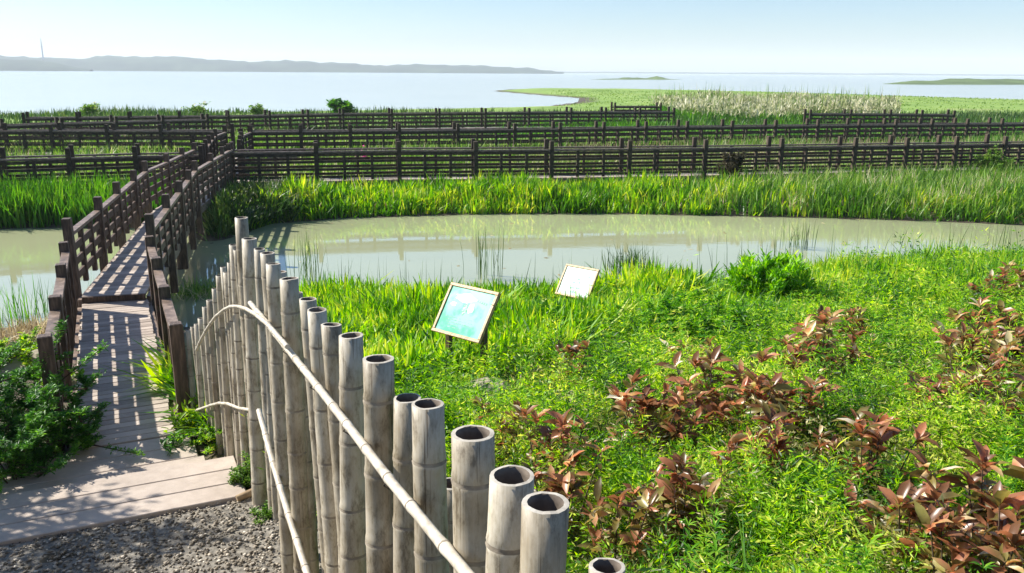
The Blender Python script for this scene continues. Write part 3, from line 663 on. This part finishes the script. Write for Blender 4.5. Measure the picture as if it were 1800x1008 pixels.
# middle ground
pos = scatter(90000, rect=(-32, 42, 30, 48), clump=12, cr=.4, cond=lambda x, y: (y > f1y(x)+.7) & offbr(x, y))
grass('marsh_grass', 'mixed green and straw grass between the boardwalk rows', 'grass', pos, .5, 1.25, .05, M['grass_mix'], .25, .4, 2, lambda x, y: .8+.35*wob(x, y, .45, 1))
pos = scatter(9000, rect=(0, 42, 31, 46), clump=40, cr=.7, cond=lambda x, y: (y > f1y(x)+.7))
grass('dry_reeds', 'pale dry stalks standing behind the first boardwalk', 'reeds', pos, .7, 1.15, .035, M['dry'], .12, .3, 2)
pos = scatter(46000, rect=(-50, 70, 46, 86), clump=16, cr=.6, cond=lambda x, y: sdist(lake, x, y) < -.5)
grass('marsh_grass', 'darker green sedge between the second row and the lake', 'grass', pos, .4, 1.0, .08, M['grass_dark'], .2, .3, 2, lambda x, y: .8+.45*wob(x, y, .25, 3)+.3*ss(0, 18, x))
pos = scatter(30000, rect=(0, 60, 42, 64), clump=20, cr=.8)
grass('sedge_bank', 'tall green sedge in front of the pale reeds', 'grass', pos, .7, 1.35, .07, M['grass_deep'], .15, .25, 2, lambda x, y: .75+.4*wob(x, y, .3, 2))
pos = scatter(16000, rect=(8, 130, 80, 200), clump=10, cr=1.5, cond=lambda x, y: sdist(lake, x, y) < -1)
grass('meadow_grass', 'flat light green meadow on the spit reaching into the lake', 'grass', pos, .08, .25, .2, M['spit'], .2, .3, 2)
rc = lambda x, y: (x > 10+.05*y) & (x < .44*y) & (sdist(lake, x, y) < -2)
pos = scatter(60000, rect=(10, 48, 66, 92), clump=60, cr=.9, cond=rc)
grass('silver_grass', 'tall green stalk mass of the silver grass in front of the lake', 'reeds', pos, 1.0, 1.7, .085, M['grass_deep'], .16, .4, 3, lambda x, y: .85+.3*wob(x, y, .35, 5))
pl = np.concatenate([pos, pos]); pl = pl[RNG.uniform(size=len(pl)) < .6*(1+.8*wob(pl[:, 0], pl[:, 1], .5, 2))].copy(); pl[:, :2] += RNG.normal(0, .15, (len(pl), 2)); pl[:, 2] += RNG.uniform(1.0, 1.9, len(pl))*(.85+.3*wob(pl[:, 0], pl[:, 1], .35, 5))
grass('silver_grass_plumes', 'pale feathery plumes topping the silver grass in front of the lake', 'reeds', pl[::2], .3, .6, .1, M['pampas'], .5, .7, 3)
pos = scatter(700, rect=(10, 50, 66, 90), clump=7, cr=1.2, cond=rc)
grass('reed_plumes', 'tall thin reed plumes rising above the pale silver grass', 'reeds', pos, 2.2, 3.5, .06, M['grass_mix'], .06, .12, 3)
# near bank of the pond
def ns(x, y): return nsy(x)-y
iz = lambda x, y: (ns(x, y) < np.interp(x, [-4, .5, 2.2, 3.5], [7.6, 6.5, 2.9, 1.0])+.6*wob(x, y, .9))
S2A = Vector((-2.03, 6.5)); S2B = P(322, 715, .84)
def right_of_fence(x, y):
    s2_ = (x-S2A.x)*(S2B.y-S2A.y)-(y-S2A.y)*(S2B.x-S2A.x)       # >0 beyond the second leg
    return np.where((x < S2A.x), s2_ > .12, (-((x-FA.x)*FNL.x+(y-FA.y)*FNL.y) > .12))
pos = scatter(105000, rect=(-5, 3.6, 6.5, 18), clump=22, cr=.12, cond=lambda x, y: right_of_fence(x, y) & (ns(x, y) > -.15) & iz(x, y) & (x > -4.2) & (RNG.uniform(size=x.shape) < 1.0-.4*ss(.8, 3.2, x)))
grass('iris_bed', 'bright green iris blades around the map sign on the near bank', 'reeds', pos, .45, .9, .055, M['iris'], .24, .6, 4, lambda x, y: (1-.55*ss(1.6, .5, np.hypot(x-1.0, y-13.6)))*(.85+.35*wob(x, y, 1.3, 1))*(1-.3*ss(3, 7, ns(x, y))))
pos = scatter(90000, rect=(1, 16, 9, 22), clump=20, cr=.2, cond=lambda x, y: (ns(x, y) > 0) & (ns(x, y) < 6) & (RNG.uniform(size=x.shape) < .8))
grass('meadow_grass', 'fresh green grass along the right part of the near bank', 'grass', pos, .3, .75, .026, M['iris'], .3, .6, 3, lambda x, y: .8+.45*wob(x, y, 1.1, 4))
pos = scatter(2600, rect=(-4, 16, 12, 24), clump=9, cr=.28, cond=lambda x, y: (np.abs(ns(x, y)) < .9+.5*wob(x, y, .8)))
pos[:, 2] = np.maximum(pos[:, 2], -.1)
grass('rushes', 'thin upright rushes standing in the shallows of the near bank', 'reeds', pos, .6, 1.3, .012, M['grass_dark'], .06, .12, 3)
pos = scatter(1600, rect=(-14, -6, 12, 16), clump=16, cr=.3, cond=lambda x, y: (np.abs(ns(x, y)+.3) < .9) & (x < -7))
pos[:, 2] = np.maximum(pos[:, 2], -.1)
grass('rushes', 'thin green rushes in the water left of the footbridge', 'reeds', pos, .4, 1.0, .014, M['grass_deep'], .1, .2, 3)
def clump(name, label, cat, px, py, n, r, hmin, hmax, w, m, h0=0, lean=.2, curl=.3, grp=None, z0=None):
    c = Q(px, py, h0) if z0 is None else P(px, py, z0); k = RNG.normal(0, r, (n, 2)); pos = np.stack([c.x+k[:, 0], c.y+k[:, 1]], 1)
    z = np.maximum(T(pos[:, 0], pos[:, 1]), -.05); pos = np.column_stack([pos, z])
    V, Fq = blades(pos-np.array([c.x, c.y, 0]), RNG.uniform(hmin, hmax, n), w*RNG.uniform(.6, 1.3, n), RNG.uniform(0, 2*PI, n), RNG.normal(0, lean, n), RNG.normal(0, curl, n), 3)
    o = link(name, mesh_np(name, V, Fq, [m]), None, (c.x, c.y, 0)); return tag(o, label, cat, grp)
clump('rush_clump', 'dark green rush clump in the water right of the white sign', 'reeds', 1112, 522, 200, .26, .4, .85, .018, M['grass_dark'])
clump('rush_clump', 'sparse dark stems in the water behind the map sign', 'reeds', 852, 528, 26, .2, .8, 1.35, .014, M['grass_dark'], lean=.06, curl=.12)
clump('rush_clump', 'spindly stems in the water beside the tall bamboo pole', 'reeds', 545, 535, 40, .2, .8, 1.3, .013, M['grass_dark'], lean=.08, curl=.1)
clump('rush_clump', 'loose stems standing in the water above the dense green bush', 'reeds', 1400, 470, 34, .2, .5, 1.0, .015, M['grass_dark'], lean=.08, curl=.12)

reds = [
 (1000, 622, .6, .5, 'lone thin coppery shrub on a bare stem below the white sign'),
 (888, 738, .6, .4, 'small coppery shrub beside the wide bamboo pole with pale bare patch behind'),
 (968, 765, .8, .8, 'coppery shrub with one tall red upright leaf, right of the bamboo tops'),
 (985, 835, 1.1, .5, 'broad bronze shrub behind the two nearest full bamboo tops'),
 (1085, 885, .8, .4, 'dull bronze shrub just above the lowest bamboo top'),
 (1140, 700, 1.0, .9, 'shrub with a row of bright salmon red leaves in mid slope'),
 (1195, 718, .8, .6, 'bronze and red shrub beside the row of salmon red leaves'),
 (1205, 838, .9, .9, 'shrub with two large red leaves forming a V, low on the slope'),
 (1118, 850, .5, .8, 'tiny red leaved shrub left of the V shaped pair of leaves'),
 (1215, 612, .7, .3, 'brownish shrub below the pale green weed hump'),
 (1250, 655, 1.1, .7, 'shrub with one broad orange red leaf in the middle of the brown patch'),
 (1335, 682, 1.1, .6, 'shrub with pale cream leaf backs at the right of the brown patch'),
 (1405, 700, .8, .9, 'orange red shrub at the lower right end of the brown patch'),
 (1318, 782, .8, 1, 'shrub with a glossy red leaf and one white shining leaf'),
 (1368, 770, .8, .9, 'tall red shrub right of the one with the white shining leaf'),
 (1400, 622, .8, .6, 'rusty shrub left of the dry brown cluster near the slope top'),
 (1450, 590, 1.1, .5, 'dry brown and red cluster shrub near the slope top'),
 (1495, 560, .9, .3, 'olive bronze shrub highest of the upper cluster'),
 (1478, 745, .5, .7, 'small dark red shrub standing alone in bright weeds'),
 (1535, 775, .9, .9, 'shrub with a salmon red leaf pair in the lower right slope'),
 (1560, 850, 1.1, .7, 'large shrub with a curled cream leaf in the dark hollow'),
 (1610, 900, 1.0, .5, 'bronze shrub with leaves pointing right, under the curled cream leaf'),
 (1645, 695, .9, .5, 'fan shaped brown shrub at the left of the big right hand group'),
 (1712, 650, 1.0, .8, 'shrub with a tall red leaf above the fan shaped brown one'),
 (1700, 590, 1.1, .3, 'wide dry tan shrub with curled leaves at the right'),
 (1740, 545, 1.1, .3, 'olive brown shrub behind the dry tan one at the right'),
 (1765, 485, 1.1, .3, 'highest shrub of the slope, dark bronze, near the right border'),
 (1785, 600, 1.1, .4, 'brown shrub touching the right border of the view'),
 (1775, 690, .9, .5, 'bronze shrub right of the tall red leaf, over dark shade'),
 (1755, 845, 1.2, .7, 'big shrub with light pinkish leaves at the lower right border'),
 (1790, 925, 1.1, .6, 'rusty shrub in the bottom right corner'),
 (1690, 960, .8, .5, 'low bronze shrub at the bottom between green weeds'),
]
def shrub_size(py, sz): return sz*(1.5 if py < 660 else 1.3 if py < 800 else 1.05)
RED_POS = []
for (px, py, sz, rd, lb) in reds:
    z_ = shrub_size(py, sz); c = Q(px, py, .46*(.7+.3*z_)); RED_POS.append((c.x, c.y, .42*z_))
clump('iris_clump', 'bright green iris tuft hiding the legs of the turquoise sign', 'reeds', 800, 618, 260, .26, .3, .62, .045, M['iris'], lean=.25, curl=.5)
clump('iris_clump', 'tall iris tuft growing right of the turquoise sign', 'reeds', 890, 600, 240, .24, .4, .75, .045, M['iris'], lean=.25, curl=.5)
# ================================================================== feathery ground cover on the slope
def feathery(n, rect, cond, hmin, hmax, nl, ls, spread=.16):
    pos = scatter(n, rect=rect, cond=cond); n = len(pos); h = RNG.uniform(hmin, hmax, n)*np.maximum(.25, .72+.5*wob(pos[:, 0], pos[:, 1], 1.6, 2)+.5*wob(pos[:, 0], pos[:, 1], 4.1, 5))*(1+.8*(RNG.uniform(size=n) > .95))
    k = nl; idx = np.repeat(np.arange(n), k); t = RNG.uniform(.12, 1, n*k)**.8
    lean = RNG.normal(0, .25, (n, 2)); a = RNG.uniform(0, 2*PI, n*k); rr = spread*RNG.uniform(0, 1, n*k)*(1.15-t*.7)
    c = pos[idx].copy(); hh = h[idx]*t
    c[:, 0] += lean[idx, 0]*hh+np.cos(a)*rr; c[:, 1] += lean[idx, 1]*hh+np.sin(a)*rr; c[:, 2] += hh
    d = np.stack([np.cos(a)*.8, np.sin(a)*.8, RNG.normal(.35, .4, n*k)], 1); d[:, :2] += RNG.normal(0, .5, (n*k, 2))
    V, Fq = diamonds(c, d, rnd_dir(n*k, .9), RNG.uniform(.6, 1.4, n*k)*ls, RNG.uniform(.12, .28, n*k)*ls)
    return V, Fq, pos, h, lean
def shrub_gap(x, y):
    d = np.full(x.shape, 9.0)
    for (sx_, sy_, rr) in RED_POS: d = np.minimum(d, np.hypot(x-sx_, y-sy_)/rr)
    return RNG.uniform(size=x.shape) < np.clip((d-.2)*1.2, .22, 1)
side_of = lambda x, y: -((x-FA.x)*FNL.x+(y-FA.y)*FNL.y)
SHR = []
cA = lambda x, y: shrub_gap(x, y) & (side_of(x, y) > .12) & (ns(x, y) > .3) & ~(iz(x+.3, y+.25))
cB = lambda x, y: cA(x, y) & (RNG.uniform(size=x.shape) < np.clip(.72+1.5*wob(x, y, 2.3, 8)+.8*wob(x, y, 6.5, 3), .05, 1))
parts = []
V, Fq, p, h, l = feathery(12500, (-1, 6.5, 1.2, 6.5), cB, .10, .66, 105, .046, .11); parts.append((V, Fq))
V, Fq, p, h, l = feathery(17000, (-2, 12, 6.3, 12), cB, .08, .62, 66, .058, .13); parts.append((V, Fq))
V, Fq, p, h, l = feathery(9000, (0, 18, 11.5, 21), cB, .12, .6, 34, .10, .17); parts.append((V, Fq))
def near_red(x, y):
    d = np.full(x.shape, 9.0)
    for (sx_, sy_, rr) in RED_POS: d = np.minimum(d, np.hypot(x-sx_, y-sy_))
    return (RNG.uniform(size=x.shape) < .7) & (d < .75+.3*wob(x, y, 2, 1)) & (side_of(x, y) > .12)
op = [feathery(9000, (-1, 12, 1.5, 13), near_red, .12, .5, 45, .05, .13)[:2], feathery(6000, (-1, 8, 1.5, 7), near_red, .12, .5, 45, .04, .12)[:2]]
V, Fq = join(op); stuff('olive_weeds', 'olive and straw coloured weeds growing around the coppery shrubs', 'ground cover', V, Fq, M['olive'])
V, Fq = join(parts); stuff('feathery_weeds', 'dense bright green feathery weeds covering the slope right of the bamboo fence', 'ground cover', V, Fq, M['feather'])
def whorls(n, rect, hmin, hmax, wh, nl, ls):
    pos = scatter(n, rect=rect, cond=lambda x, y: cA(x, y) & (np.hypot(x+.5, y-8.7) > 1.6) & (wob(x, y, .8, 9) > -.2)); n = len(pos); h = RNG.uniform(hmin, hmax, n)*.85; lean = RNG.normal(0, .12, (n, 2)); out = []
    for q in range(wh):
        t = .3+.7*(q+1)/wh; c = pos+np.stack([lean[:, 0]*h*t, lean[:, 1]*h*t, h*t], 1); c = np.repeat(c, nl, 0); m = len(c)
        a = np.tile(np.arange(nl)*2*PI/nl, n)+np.repeat(RNG.uniform(0, 6, n), nl)+RNG.normal(0, .15, m); L_ = ls*(1.25-.6*t)*RNG.uniform(.7, 1.2, m)
        out.append(leaves(c, np.stack([np.cos(a), np.sin(a), np.full(m, .25+.5*t)], 1), np.tile([0, 0, 1.], (m, 1)), L_, L_*.2, .5))
    return join(out)
V, Fq = join([whorls(700, (-1, 13, 1.5, 7), .3, .7, 6, 7, .08), whorls(900, (-1, 16, 7, 14), .35, .8, 5, 6, .11)])
stuff('whorled_weeds', 'taller fresh green weeds with whorled narrow leaves scattered over the slope', 'ground cover', V, Fq, M['frond'])
pos = scatter(60000, rect=(-1, 13, 1.2, 13), cond=lambda x, y: cA(x, y))
grass('slope_grass', 'thin grass blades between the weeds on the slope', 'grass', pos, .1, .46, .009, M['grass_deep'], .5, .8, 3)
pos = scatter(16000, rect=(-1, 13, 1.2, 13), cond=lambda x, y: cA(x, y) & (wob(x, y, .8, 6) > .1))
grass('dry_litter', 'dry straw litter lying between the weeds on the slope', 'grass', pos, .08, .3, .012, M['dry'], 1.2, .8, 2)

n = 260; x = RNG.uniform(-9, 16, n); y = RNG.uniform(15, 28, n); ok = (sdist(pond, x, y) > .1) & (RNG.uniform(size=n) < .25+.8*(wob(x, y, .5, 4) > .3)); x, y = x[ok], y[ok]; n = len(x)
V, Fq = diamonds(np.stack([x, y, np.full(n, .006)], 1), np.stack([RNG.normal(0, 1, n), RNG.normal(0, 1, n), np.zeros(n)], 1), np.tile([0, 0, 1.], (n, 1)), RNG.uniform(.05, .2, n), RNG.uniform(.03, .09, n))
stuff('floating_leaves', 'small bits of leaf litter floating on the pond', 'leaves', V, Fq, M['dry'])
# ================================================================== shrubs
def stems_mesh(name, base_pts, r0, m, parent):
    b = MB()
    for pts in base_pts: b.tube(pts, [r0*(1-.7*i/(len(pts)-1)) for i in range(len(pts))], 5)
    return b.build(name, m, parent)
def red_shrub(loc, size, label, seed, redness=.5):
    random.seed(seed); rg = np.random.default_rng(seed)
    root = empty('coppery_shrub', loc); tag(root, label, 'shrub', 'coppery leaved shrubs on the slope')
    ns_ = max(4, int(10*size)); sp = .27*size; st = []; C, D, NN, LL, WW, RR = [], [], [], [], [], []
    for s in range(ns_):
        a = rg.uniform(0, 2*PI); q = rg.uniform(0, sp); hh = rg.uniform(.5, 1.1)*.5*(.7+.3*size)
        bx, by = math.cos(a)*q*.3, math.sin(a)*q*.3; tx, ty = math.cos(a)*q, math.sin(a)*q
        pts = [(bx, by, -.05), (bx*.5+tx*.5, by*.5+ty*.5, hh*.5), (tx, ty, hh)]; st.append(pts)
        for k in range(rg.integers(6, 12)):        # upright rosette of young leaves
            aa = rg.uniform(0, 2*PI); el = rg.uniform(.35, 1.5)
            C.append((tx, ty, hh-rg.uniform(0, .05))); D.append((math.cos(aa), math.sin(aa), el)); NN.append((-math.cos(aa)*el, -math.sin(aa)*el, 1.0))
            LL.append(rg.uniform(.06, .15)*(.6+.4*size)); WW.append(LL[-1]*rg.uniform(.3, .5)); RR.append(0 if rg.uniform() < .35+redness else 1)
        for k in range(rg.integers(9, 15)):       # older leaves down the stem
            t = rg.uniform(.25, .95); aa = rg.uniform(0, 2*PI); x = bx+(tx-bx)*t; y = by+(ty-by)*t
            C.append((x, y, hh*t)); D.append((math.cos(aa), math.sin(aa), rg.uniform(-.2, .6))); NN.append((0, 0, 1)); LL.append(rg.uniform(.07, .12)*(.6+.4*size)); WW.append(rg.uniform(.03, .05)*(.6+.4*size)); RR.append(0 if rg.uniform() < redness*.35 else 1)
    C, D, NN, LL, WW, RR = map(np.array, (C, D, NN, LL, WW, RR)); NN = NN+rg.normal(0, .55, NN.shape); D = D+rg.normal(0, .25, D.shape)
    stems_mesh('stem', st, .008, M['stem'], root)
    for r_, nm, mm in ((0, 'red_leaves', 'red_leaf'), (1, 'bronze_leaves', 'bronze_leaf')):
        s = RR == r_
        if s.sum():
            V, Fq = leaves(C[s], D[s], NN[s], LL[s], WW[s], .45); link(nm, mesh_np(nm, V, Fq, [M[mm]]), root)
    return root
for k, (px, py, sz, rd, lb) in enumerate(reds):
    sz = shrub_size(py, sz); c = Q(px, py, .46*(.7+.3*sz)); red_shrub(c, sz, lb, 100+k, rd*.6)

def leafy(name, label, cat, loc, rx, rz, n, L0, W0, m, stemc=8, grp=None, shape=.5, stemm='stem'):
    rg = np.random.default_rng(abs(hash(label)) % 99991 if False else len(label)*37+n)
    root = empty(name, loc); tag(root, label, cat, grp); st = []; C = []; D = []; tips = []
    for s in range(stemc):
        a = 2*PI*s/stemc+rg.uniform(-.3, .3); q = rx*rg.uniform(.3, 1); hh = rz*rg.uniform(.6, 1.05)*(1-.35*(q/rx)**2)
        p0 = np.array([math.cos(a)*q*.15, math.sin(a)*q*.15, -.06]); p2 = np.array([math.cos(a)*q, math.sin(a)*q, hh]); p1 = p0*.5+p2*.5+np.array([0, 0, hh*.12]); st.append([tuple(p0), tuple(p1), tuple(p2)])
        tips.append((p0, p1, p2))
        for b_ in range(3):
            t = rg.uniform(.35, .8); o = p0*(1-t)**2+2*p1*t*(1-t)+p2*t*t; e = o+rg.normal(0, rx*.33, 3)*np.array([1, 1, .5])+np.array([0, 0, rz*.16]); st.append([tuple(o), tuple((o+e)/2), tuple(e)]); tips.append((o, (o+e)/2, e))
    j = rg.integers(0, len(tips), n); t = rg.uniform(.15, 1, n)[:, None]**.7
    P0 = np.array([q[0] for q in tips])[j]; P1 = np.array([q[1] for q in tips])[j]; P2 = np.array([q[2] for q in tips])[j]
    C = P0*(1-t)**2+2*P1*t*(1-t)+P2*t*t+rg.normal(0, .25*L0, (n, 3)); a = rg.uniform(0, 2*PI, n); D = np.stack([np.cos(a), np.sin(a), rg.normal(shape, .4, n)], 1)
    C[:, 2] = np.maximum(C[:, 2], .01)
    V, Fq = leaves(C, D, np.tile([0, 0, 1.], (n, 1))+rg.normal(0, .35, (n, 3)), rg.uniform(.6, 1.25, n)*L0, rg.uniform(.7, 1.2, n)*W0, .25)
    stems_mesh('stem', st, .009, M[stemm], root); link('foliage', mesh_np('foliage', V, Fq, [M[m]]), root); return root
def G(px, py, h=0): return Q(px, py, h)
sh = 'leafy shrubs at the left of the plank steps'
leafy('leafy_shrub', 'dense dark green shrub at the left border beside the footbridge', 'shrub', G(35, 740, .35), .85, 1.0, 15000, .06, .016, 'shrub_dark', 20, sh)
leafy('leafy_shrub', 'dark green shrub spreading over the left end of the plank steps', 'shrub', G(25, 812, .2), .62, .62, 12000, .05, .014, 'shrub_dark', 18, sh)
leafy('leafy_shrub', 'low green shrub reaching right towards the deck of the footbridge', 'shrub', G(118, 775, .12), .46, .4, 8000, .045, .014, 'grass_deep', 14, sh)
leafy('leafy_shrub', 'lighter green shrub top by the grey rocks at the left border', 'shrub', G(5, 620, .3), .5, .6, 4500, .06, .018, 'feather', 12, sh)
leafy('young_plant', 'yellow green young plant leaning against the last left railing post', 'plant', G(105, 680, .15), .16, .45, 120, .12, .035, 'young', 5, None, .9, 'green_stem')
yp = 'young plants between the footbridge and the bamboo'
leafy('young_plant', 'bright yellow green leafy plant at the foot of the right end post', 'plant', G(345, 645, .32), .17, .5, 170, .13, .04, 'young', 5, yp, .9, 'green_stem')
leafy('young_plant', 'yellow green plant with long leaves lower down by the deck edge', 'plant', G(330, 745, .16), .2, .32, 150, .12, .036, 'young', 6, yp, .7, 'green_stem')
leafy('young_plant', 'small dark sprig growing over the plank step edge', 'plant', G(300, 785, .08), .13, .22, 60, .1, .03, 'shrub_dark', 4, yp, .6, 'green_stem')
leafy('weed_clump', 'bright feathery weed clump under the low bamboo rail', 'plant', G(385, 770, .12), .3, .3, 5200, .045, .012, 'feather', 12)
leafy('weed_clump', 'pale green weed at the foot of the bamboo beside the planks', 'plant', G(440, 850, .12), .16, .42, 3200, .035, .013, 'grass_mix', 9)
leafy('weed_clump', 'yellowish weed tuft at the gravel corner by the bamboo', 'plant', G(470, 910, .08), .12, .2, 1500, .035, .012, 'grass_mix', 7)
leafy('leafy_shrub', 'dense green willow like bush with upright tips by the pond edge', 'shrub', G(1355, 520, .3), .65, 1.0, 6500, .16, .034, 'willow', 16, None, 1.6, 'green_stem')
leafy('leafy_shrub', 'broad pale green bush mound right of the white sign', 'shrub', G(1180, 575, .3), 1.0, .75, 12000, .07, .02, 'frond', 18, None, .5, 'green_stem')
leafy('leafy_shrub', 'dark olive shrub standing right of the pale green mound', 'shrub', G(1290, 575, .35), .5, .6, 4200, .08, .026, 'frond', 12)
leafy('tall_weed', 'tall fresh green weed with long leaves low in the middle of the slope', 'plant', G(1415, 860, .3), .22, .62, 420, .1, .018, 'feather', 6, None, .8, 'green_stem')
leafy('tall_weed', 'feathery light weed in front of the dark hollow at lower right', 'plant', G(1620, 760, .3), .3, .5, 900, .08, .014, 'feather', 7, None, .6, 'green_stem')
# round dark bush and grey bush on the far bank
c = P(1242, 312, .36); leafy('round_bush', 'round dark brown twiggy bush in front of the first boardwalk', 'bush', (c.x+.1, float(f1y(c.x))-1.15, .3), .55, 1.55, 7000, .09, .04, 'stemleaf', 16)
c = P(1748, 320, .36); leafy('grey_bush', 'pale grey green bush at the far bank near the right border', 'bush', (c.x, c.y+.3, .3), .75, 1.5, 6000, .1, .04, 'grass_mix', 16)
c = P(600, 206, .4); leafy('round_bush', 'light green bush standing at the lake edge behind the distant boardwalk', 'bush', (c.x, c.y, .3), 1.3, 1.7, 3500, .32, .16, 'grass_deep', 14)
for px, s, lb in ((350, .8, 'small dark bush against the lake above the footbridge'), (455, .7, 'tiny dark bush at the lake edge right of the footbridge line'), (160, .8, 'sparse pale bush above the far left boardwalk')):
    c = P(px, 208, .4); leafy('lake_bush', lb, 'bush', (c.x, c.y, .3), 1.0*s, 1.7*s, 700, .3, .12, 'grass_mix', 9)
# pink flowering plant at the first boardwalk
c = P(646, 318, .4); root = leafy('flowering_plant', 'plant with a pink bloom against the first boardwalk', 'plant', (c.x, c.y-.1, .3), .2, 1.0, 300, .1, .03, 'grass_deep', 5, None, .6, 'green_stem')
n = 60; C = RNG.normal(0, .1, (n, 3))+np.array([0, -.1, 1.05]); V, Fq = leaves(C, rnd_dir(n, .5), rnd_dir(n, 1), np.full(n, .1), np.full(n, .07)); link('bloom', mesh_np('bloom', V, Fq, [M['flower']]), root)
# dry creeper scraps by the bridge and in the fence corner
pos = []
def tuft(label, px, py, n, r, hm, m, w=.012, name='dry_tuft', cat='grass'):
    clump(name, label, cat, px, py, n, r, hm*.4, hm, w, M[m], lean=.7, curl=.8)
tuft('dry yellow grass tuft on the bank left of the footbridge', 62, 590, 900, .35, .35, 'dry', .016)
tuft('dry twiggy tangle behind the small bamboo poles', 395, 640, 260, .16, .6, 'dry', .01)
tuft('dry grass tangle at the water edge behind the bamboo corner', 360, 560, 500, .3, .45, 'grass_mix', .014)
def rock(label, px, py, r, m='stone', name='rock', fl=.6):
    c = G(px, py); b = MB(); n, k = 10, 6; random.seed(px)
    V = [(r*math.cos(2*PI*i/n)*math.sin(PI*j/k)*(1+random.uniform(-.14, .14)), r*math.sin(2*PI*i/n)*math.sin(PI*j/k)*(1+random.uniform(-.14, .14)), r*fl*math.cos(PI*j/k)) for j in range(k+1) for i in range(n)]
    b.add(V, [(j*n+i, j*n+(i+1) % n, (j+1)*n+(i+1) % n, (j+1)*n+i) for j in range(k) for i in range(n)], 0)
    tag(b.build(name, M[m], None, (c.x, c.y, c.z+r*.1)), label, name.replace('_', ' '))
rock('pale yellow stone showing through the weeds below the map sign', 862, 700, .28); rock('flat pale stone in the weeds left of the salmon red leaves', 1022, 712, .26, fl=.45)
rock('grey rock on the bank beside the left railing', 70, 640, .3); rock('low grey rock at the edge of the left shrub', 30, 655, .35, fl=.5)
b = MB(); c = G(455, 895); b.tube([(0, 0, .03), (.12, .09, .05), (.2, .2, .06)], [.03, .035, .02], 7); tag(b.build('wood_offcut', M['clay'], None, (c.x-.15, c.y-.1, .88)), 'broken orange brown wood piece lying on the gravel by the fence', 'wood piece')

# tree just outside the left edge whose broken shade falls over the steps
def shade_tree(x, y, h, label, seed, n=1500):
    rg = np.random.default_rng(seed); z = T1(x, y); root = empty('roadside_tree', (x, y, z)); tag(root, label, 'tree')
    b = MB(); b.tube([(0, 0, -.1), (.05, .03, h*.4), (-.05, .08, h*.7), (0, 0, h)], [.07, .055, .035, .01], 8)
    tips = []
    for k in range(13):
        z0 = h*rg.uniform(.4, .9); a = rg.uniform(0, 2*PI); L_ = rg.uniform(.6, 1.2); e = np.array([math.cos(a)*L_, math.sin(a)*L_, z0+rg.uniform(.1, .6)]); b.tube([(0, 0, z0), tuple(e*.5+np.array([0, 0, z0*.5+.1])), tuple(e)], [.02, .014, .005], 6); tips.append((np.array([0, 0, z0]), e))
    b.build('trunk', M['stem'], root); j = rg.integers(0, 13, n); t = rg.uniform(.3, 1.05, n)[:, None]; A = np.array([q[0] for q in tips])[j]; B = np.array([q[1] for q in tips])[j]
    C = A+(B-A)*t+rg.normal(0, .12, (n, 3)); V, Fq = leaves(C, rnd_dir(n, 0), rnd_dir(n, 1), rg.uniform(.08, .16, n), rg.uniform(.03, .06, n)); link('crown', mesh_np('crown', V, Fq, [M['shrub_dark']]), root)
shade_tree(-6.7, 6.9, 3.3, 'small leafy tree left of the plank steps, mostly outside the view', 5, 2400)
shade_tree(-6.0, 5.6, 2.5, 'second small leafy tree nearer the camera left of the gravel', 6, 2200)

# ================================================================== haze, light, world, camera
b = MB(); b.box((0, 2475, 45), (1, 0, 0), (0, 1, 0), (0, 0, 1), 3900, 2525, 46.5)
m = bpy.data.materials.new('haze'); m.use_nodes = True; nt = m.node_tree; nt.nodes.clear(); o = nt.nodes.new('ShaderNodeOutputMaterial'); v = nt.nodes.new('ShaderNodeVolumePrincipled')
v.inputs['Color'].default_value = (.86,.93,1,1); v.inputs['Density'].default_value = .00021; v.inputs['Anisotropy'].default_value = 0; nt.links.new(v.outputs[0], o.inputs['Volume'])
HAZE = True
if HAZE:
    hz = tag(b.build('haze', m), 'thin pale haze over the lake and wetland', 'haze', kind='stuff')
sd = Vector((-1.2, .35, 1.0)).normalized(); el = math.asin(sd.z); az = math.atan2(sd.x, sd.y)
sun = bpy.data.lights.new('sun', 'SUN'); sun.energy = 4.9; sun.angle = rad(.6); sun.color = (1, .95, .86); so = link('sun', sun, None, (0, 0, 30)); so.rotation_euler = sd.to_track_quat('Z', 'Y').to_euler()
w = bpy.data.worlds.new('World'); S.world = w; w.use_nodes = True; nt = w.node_tree; bg = nt.nodes['Background']
sk = nt.nodes.new('ShaderNodeTexSky'); sk.sky_type = 'NISHITA'; sk.sun_disc = False; sk.sun_elevation = el; sk.sun_rotation = az; sk.dust_density = 0.6; sk.air_density = 1.0; sk.ozone_density = 6.0
nt.links.new(sk.outputs[0], bg.inputs[0]); bg.inputs[1].default_value = .08
cam = bpy.data.cameras.new('camera'); cam.lens = 30; cam.sensor_width = 36; cam.clip_start = .05; cam.clip_end = 12000
co = link('camera', cam, None, (0, 0, CAMZ)); co.rotation_euler = R.to_euler(); S.camera = co
S.view_settings.view_transform = 'Standard'; S.view_settings.look = 'None'; S.view_settings.exposure = 1.0; S.view_settings.gamma = 1
S.cycles.max_bounces = 8; S.cycles.transparent_max_bounces = 8; S.cycles.volume_bounces = 3; S.cycles.use_denoising = True
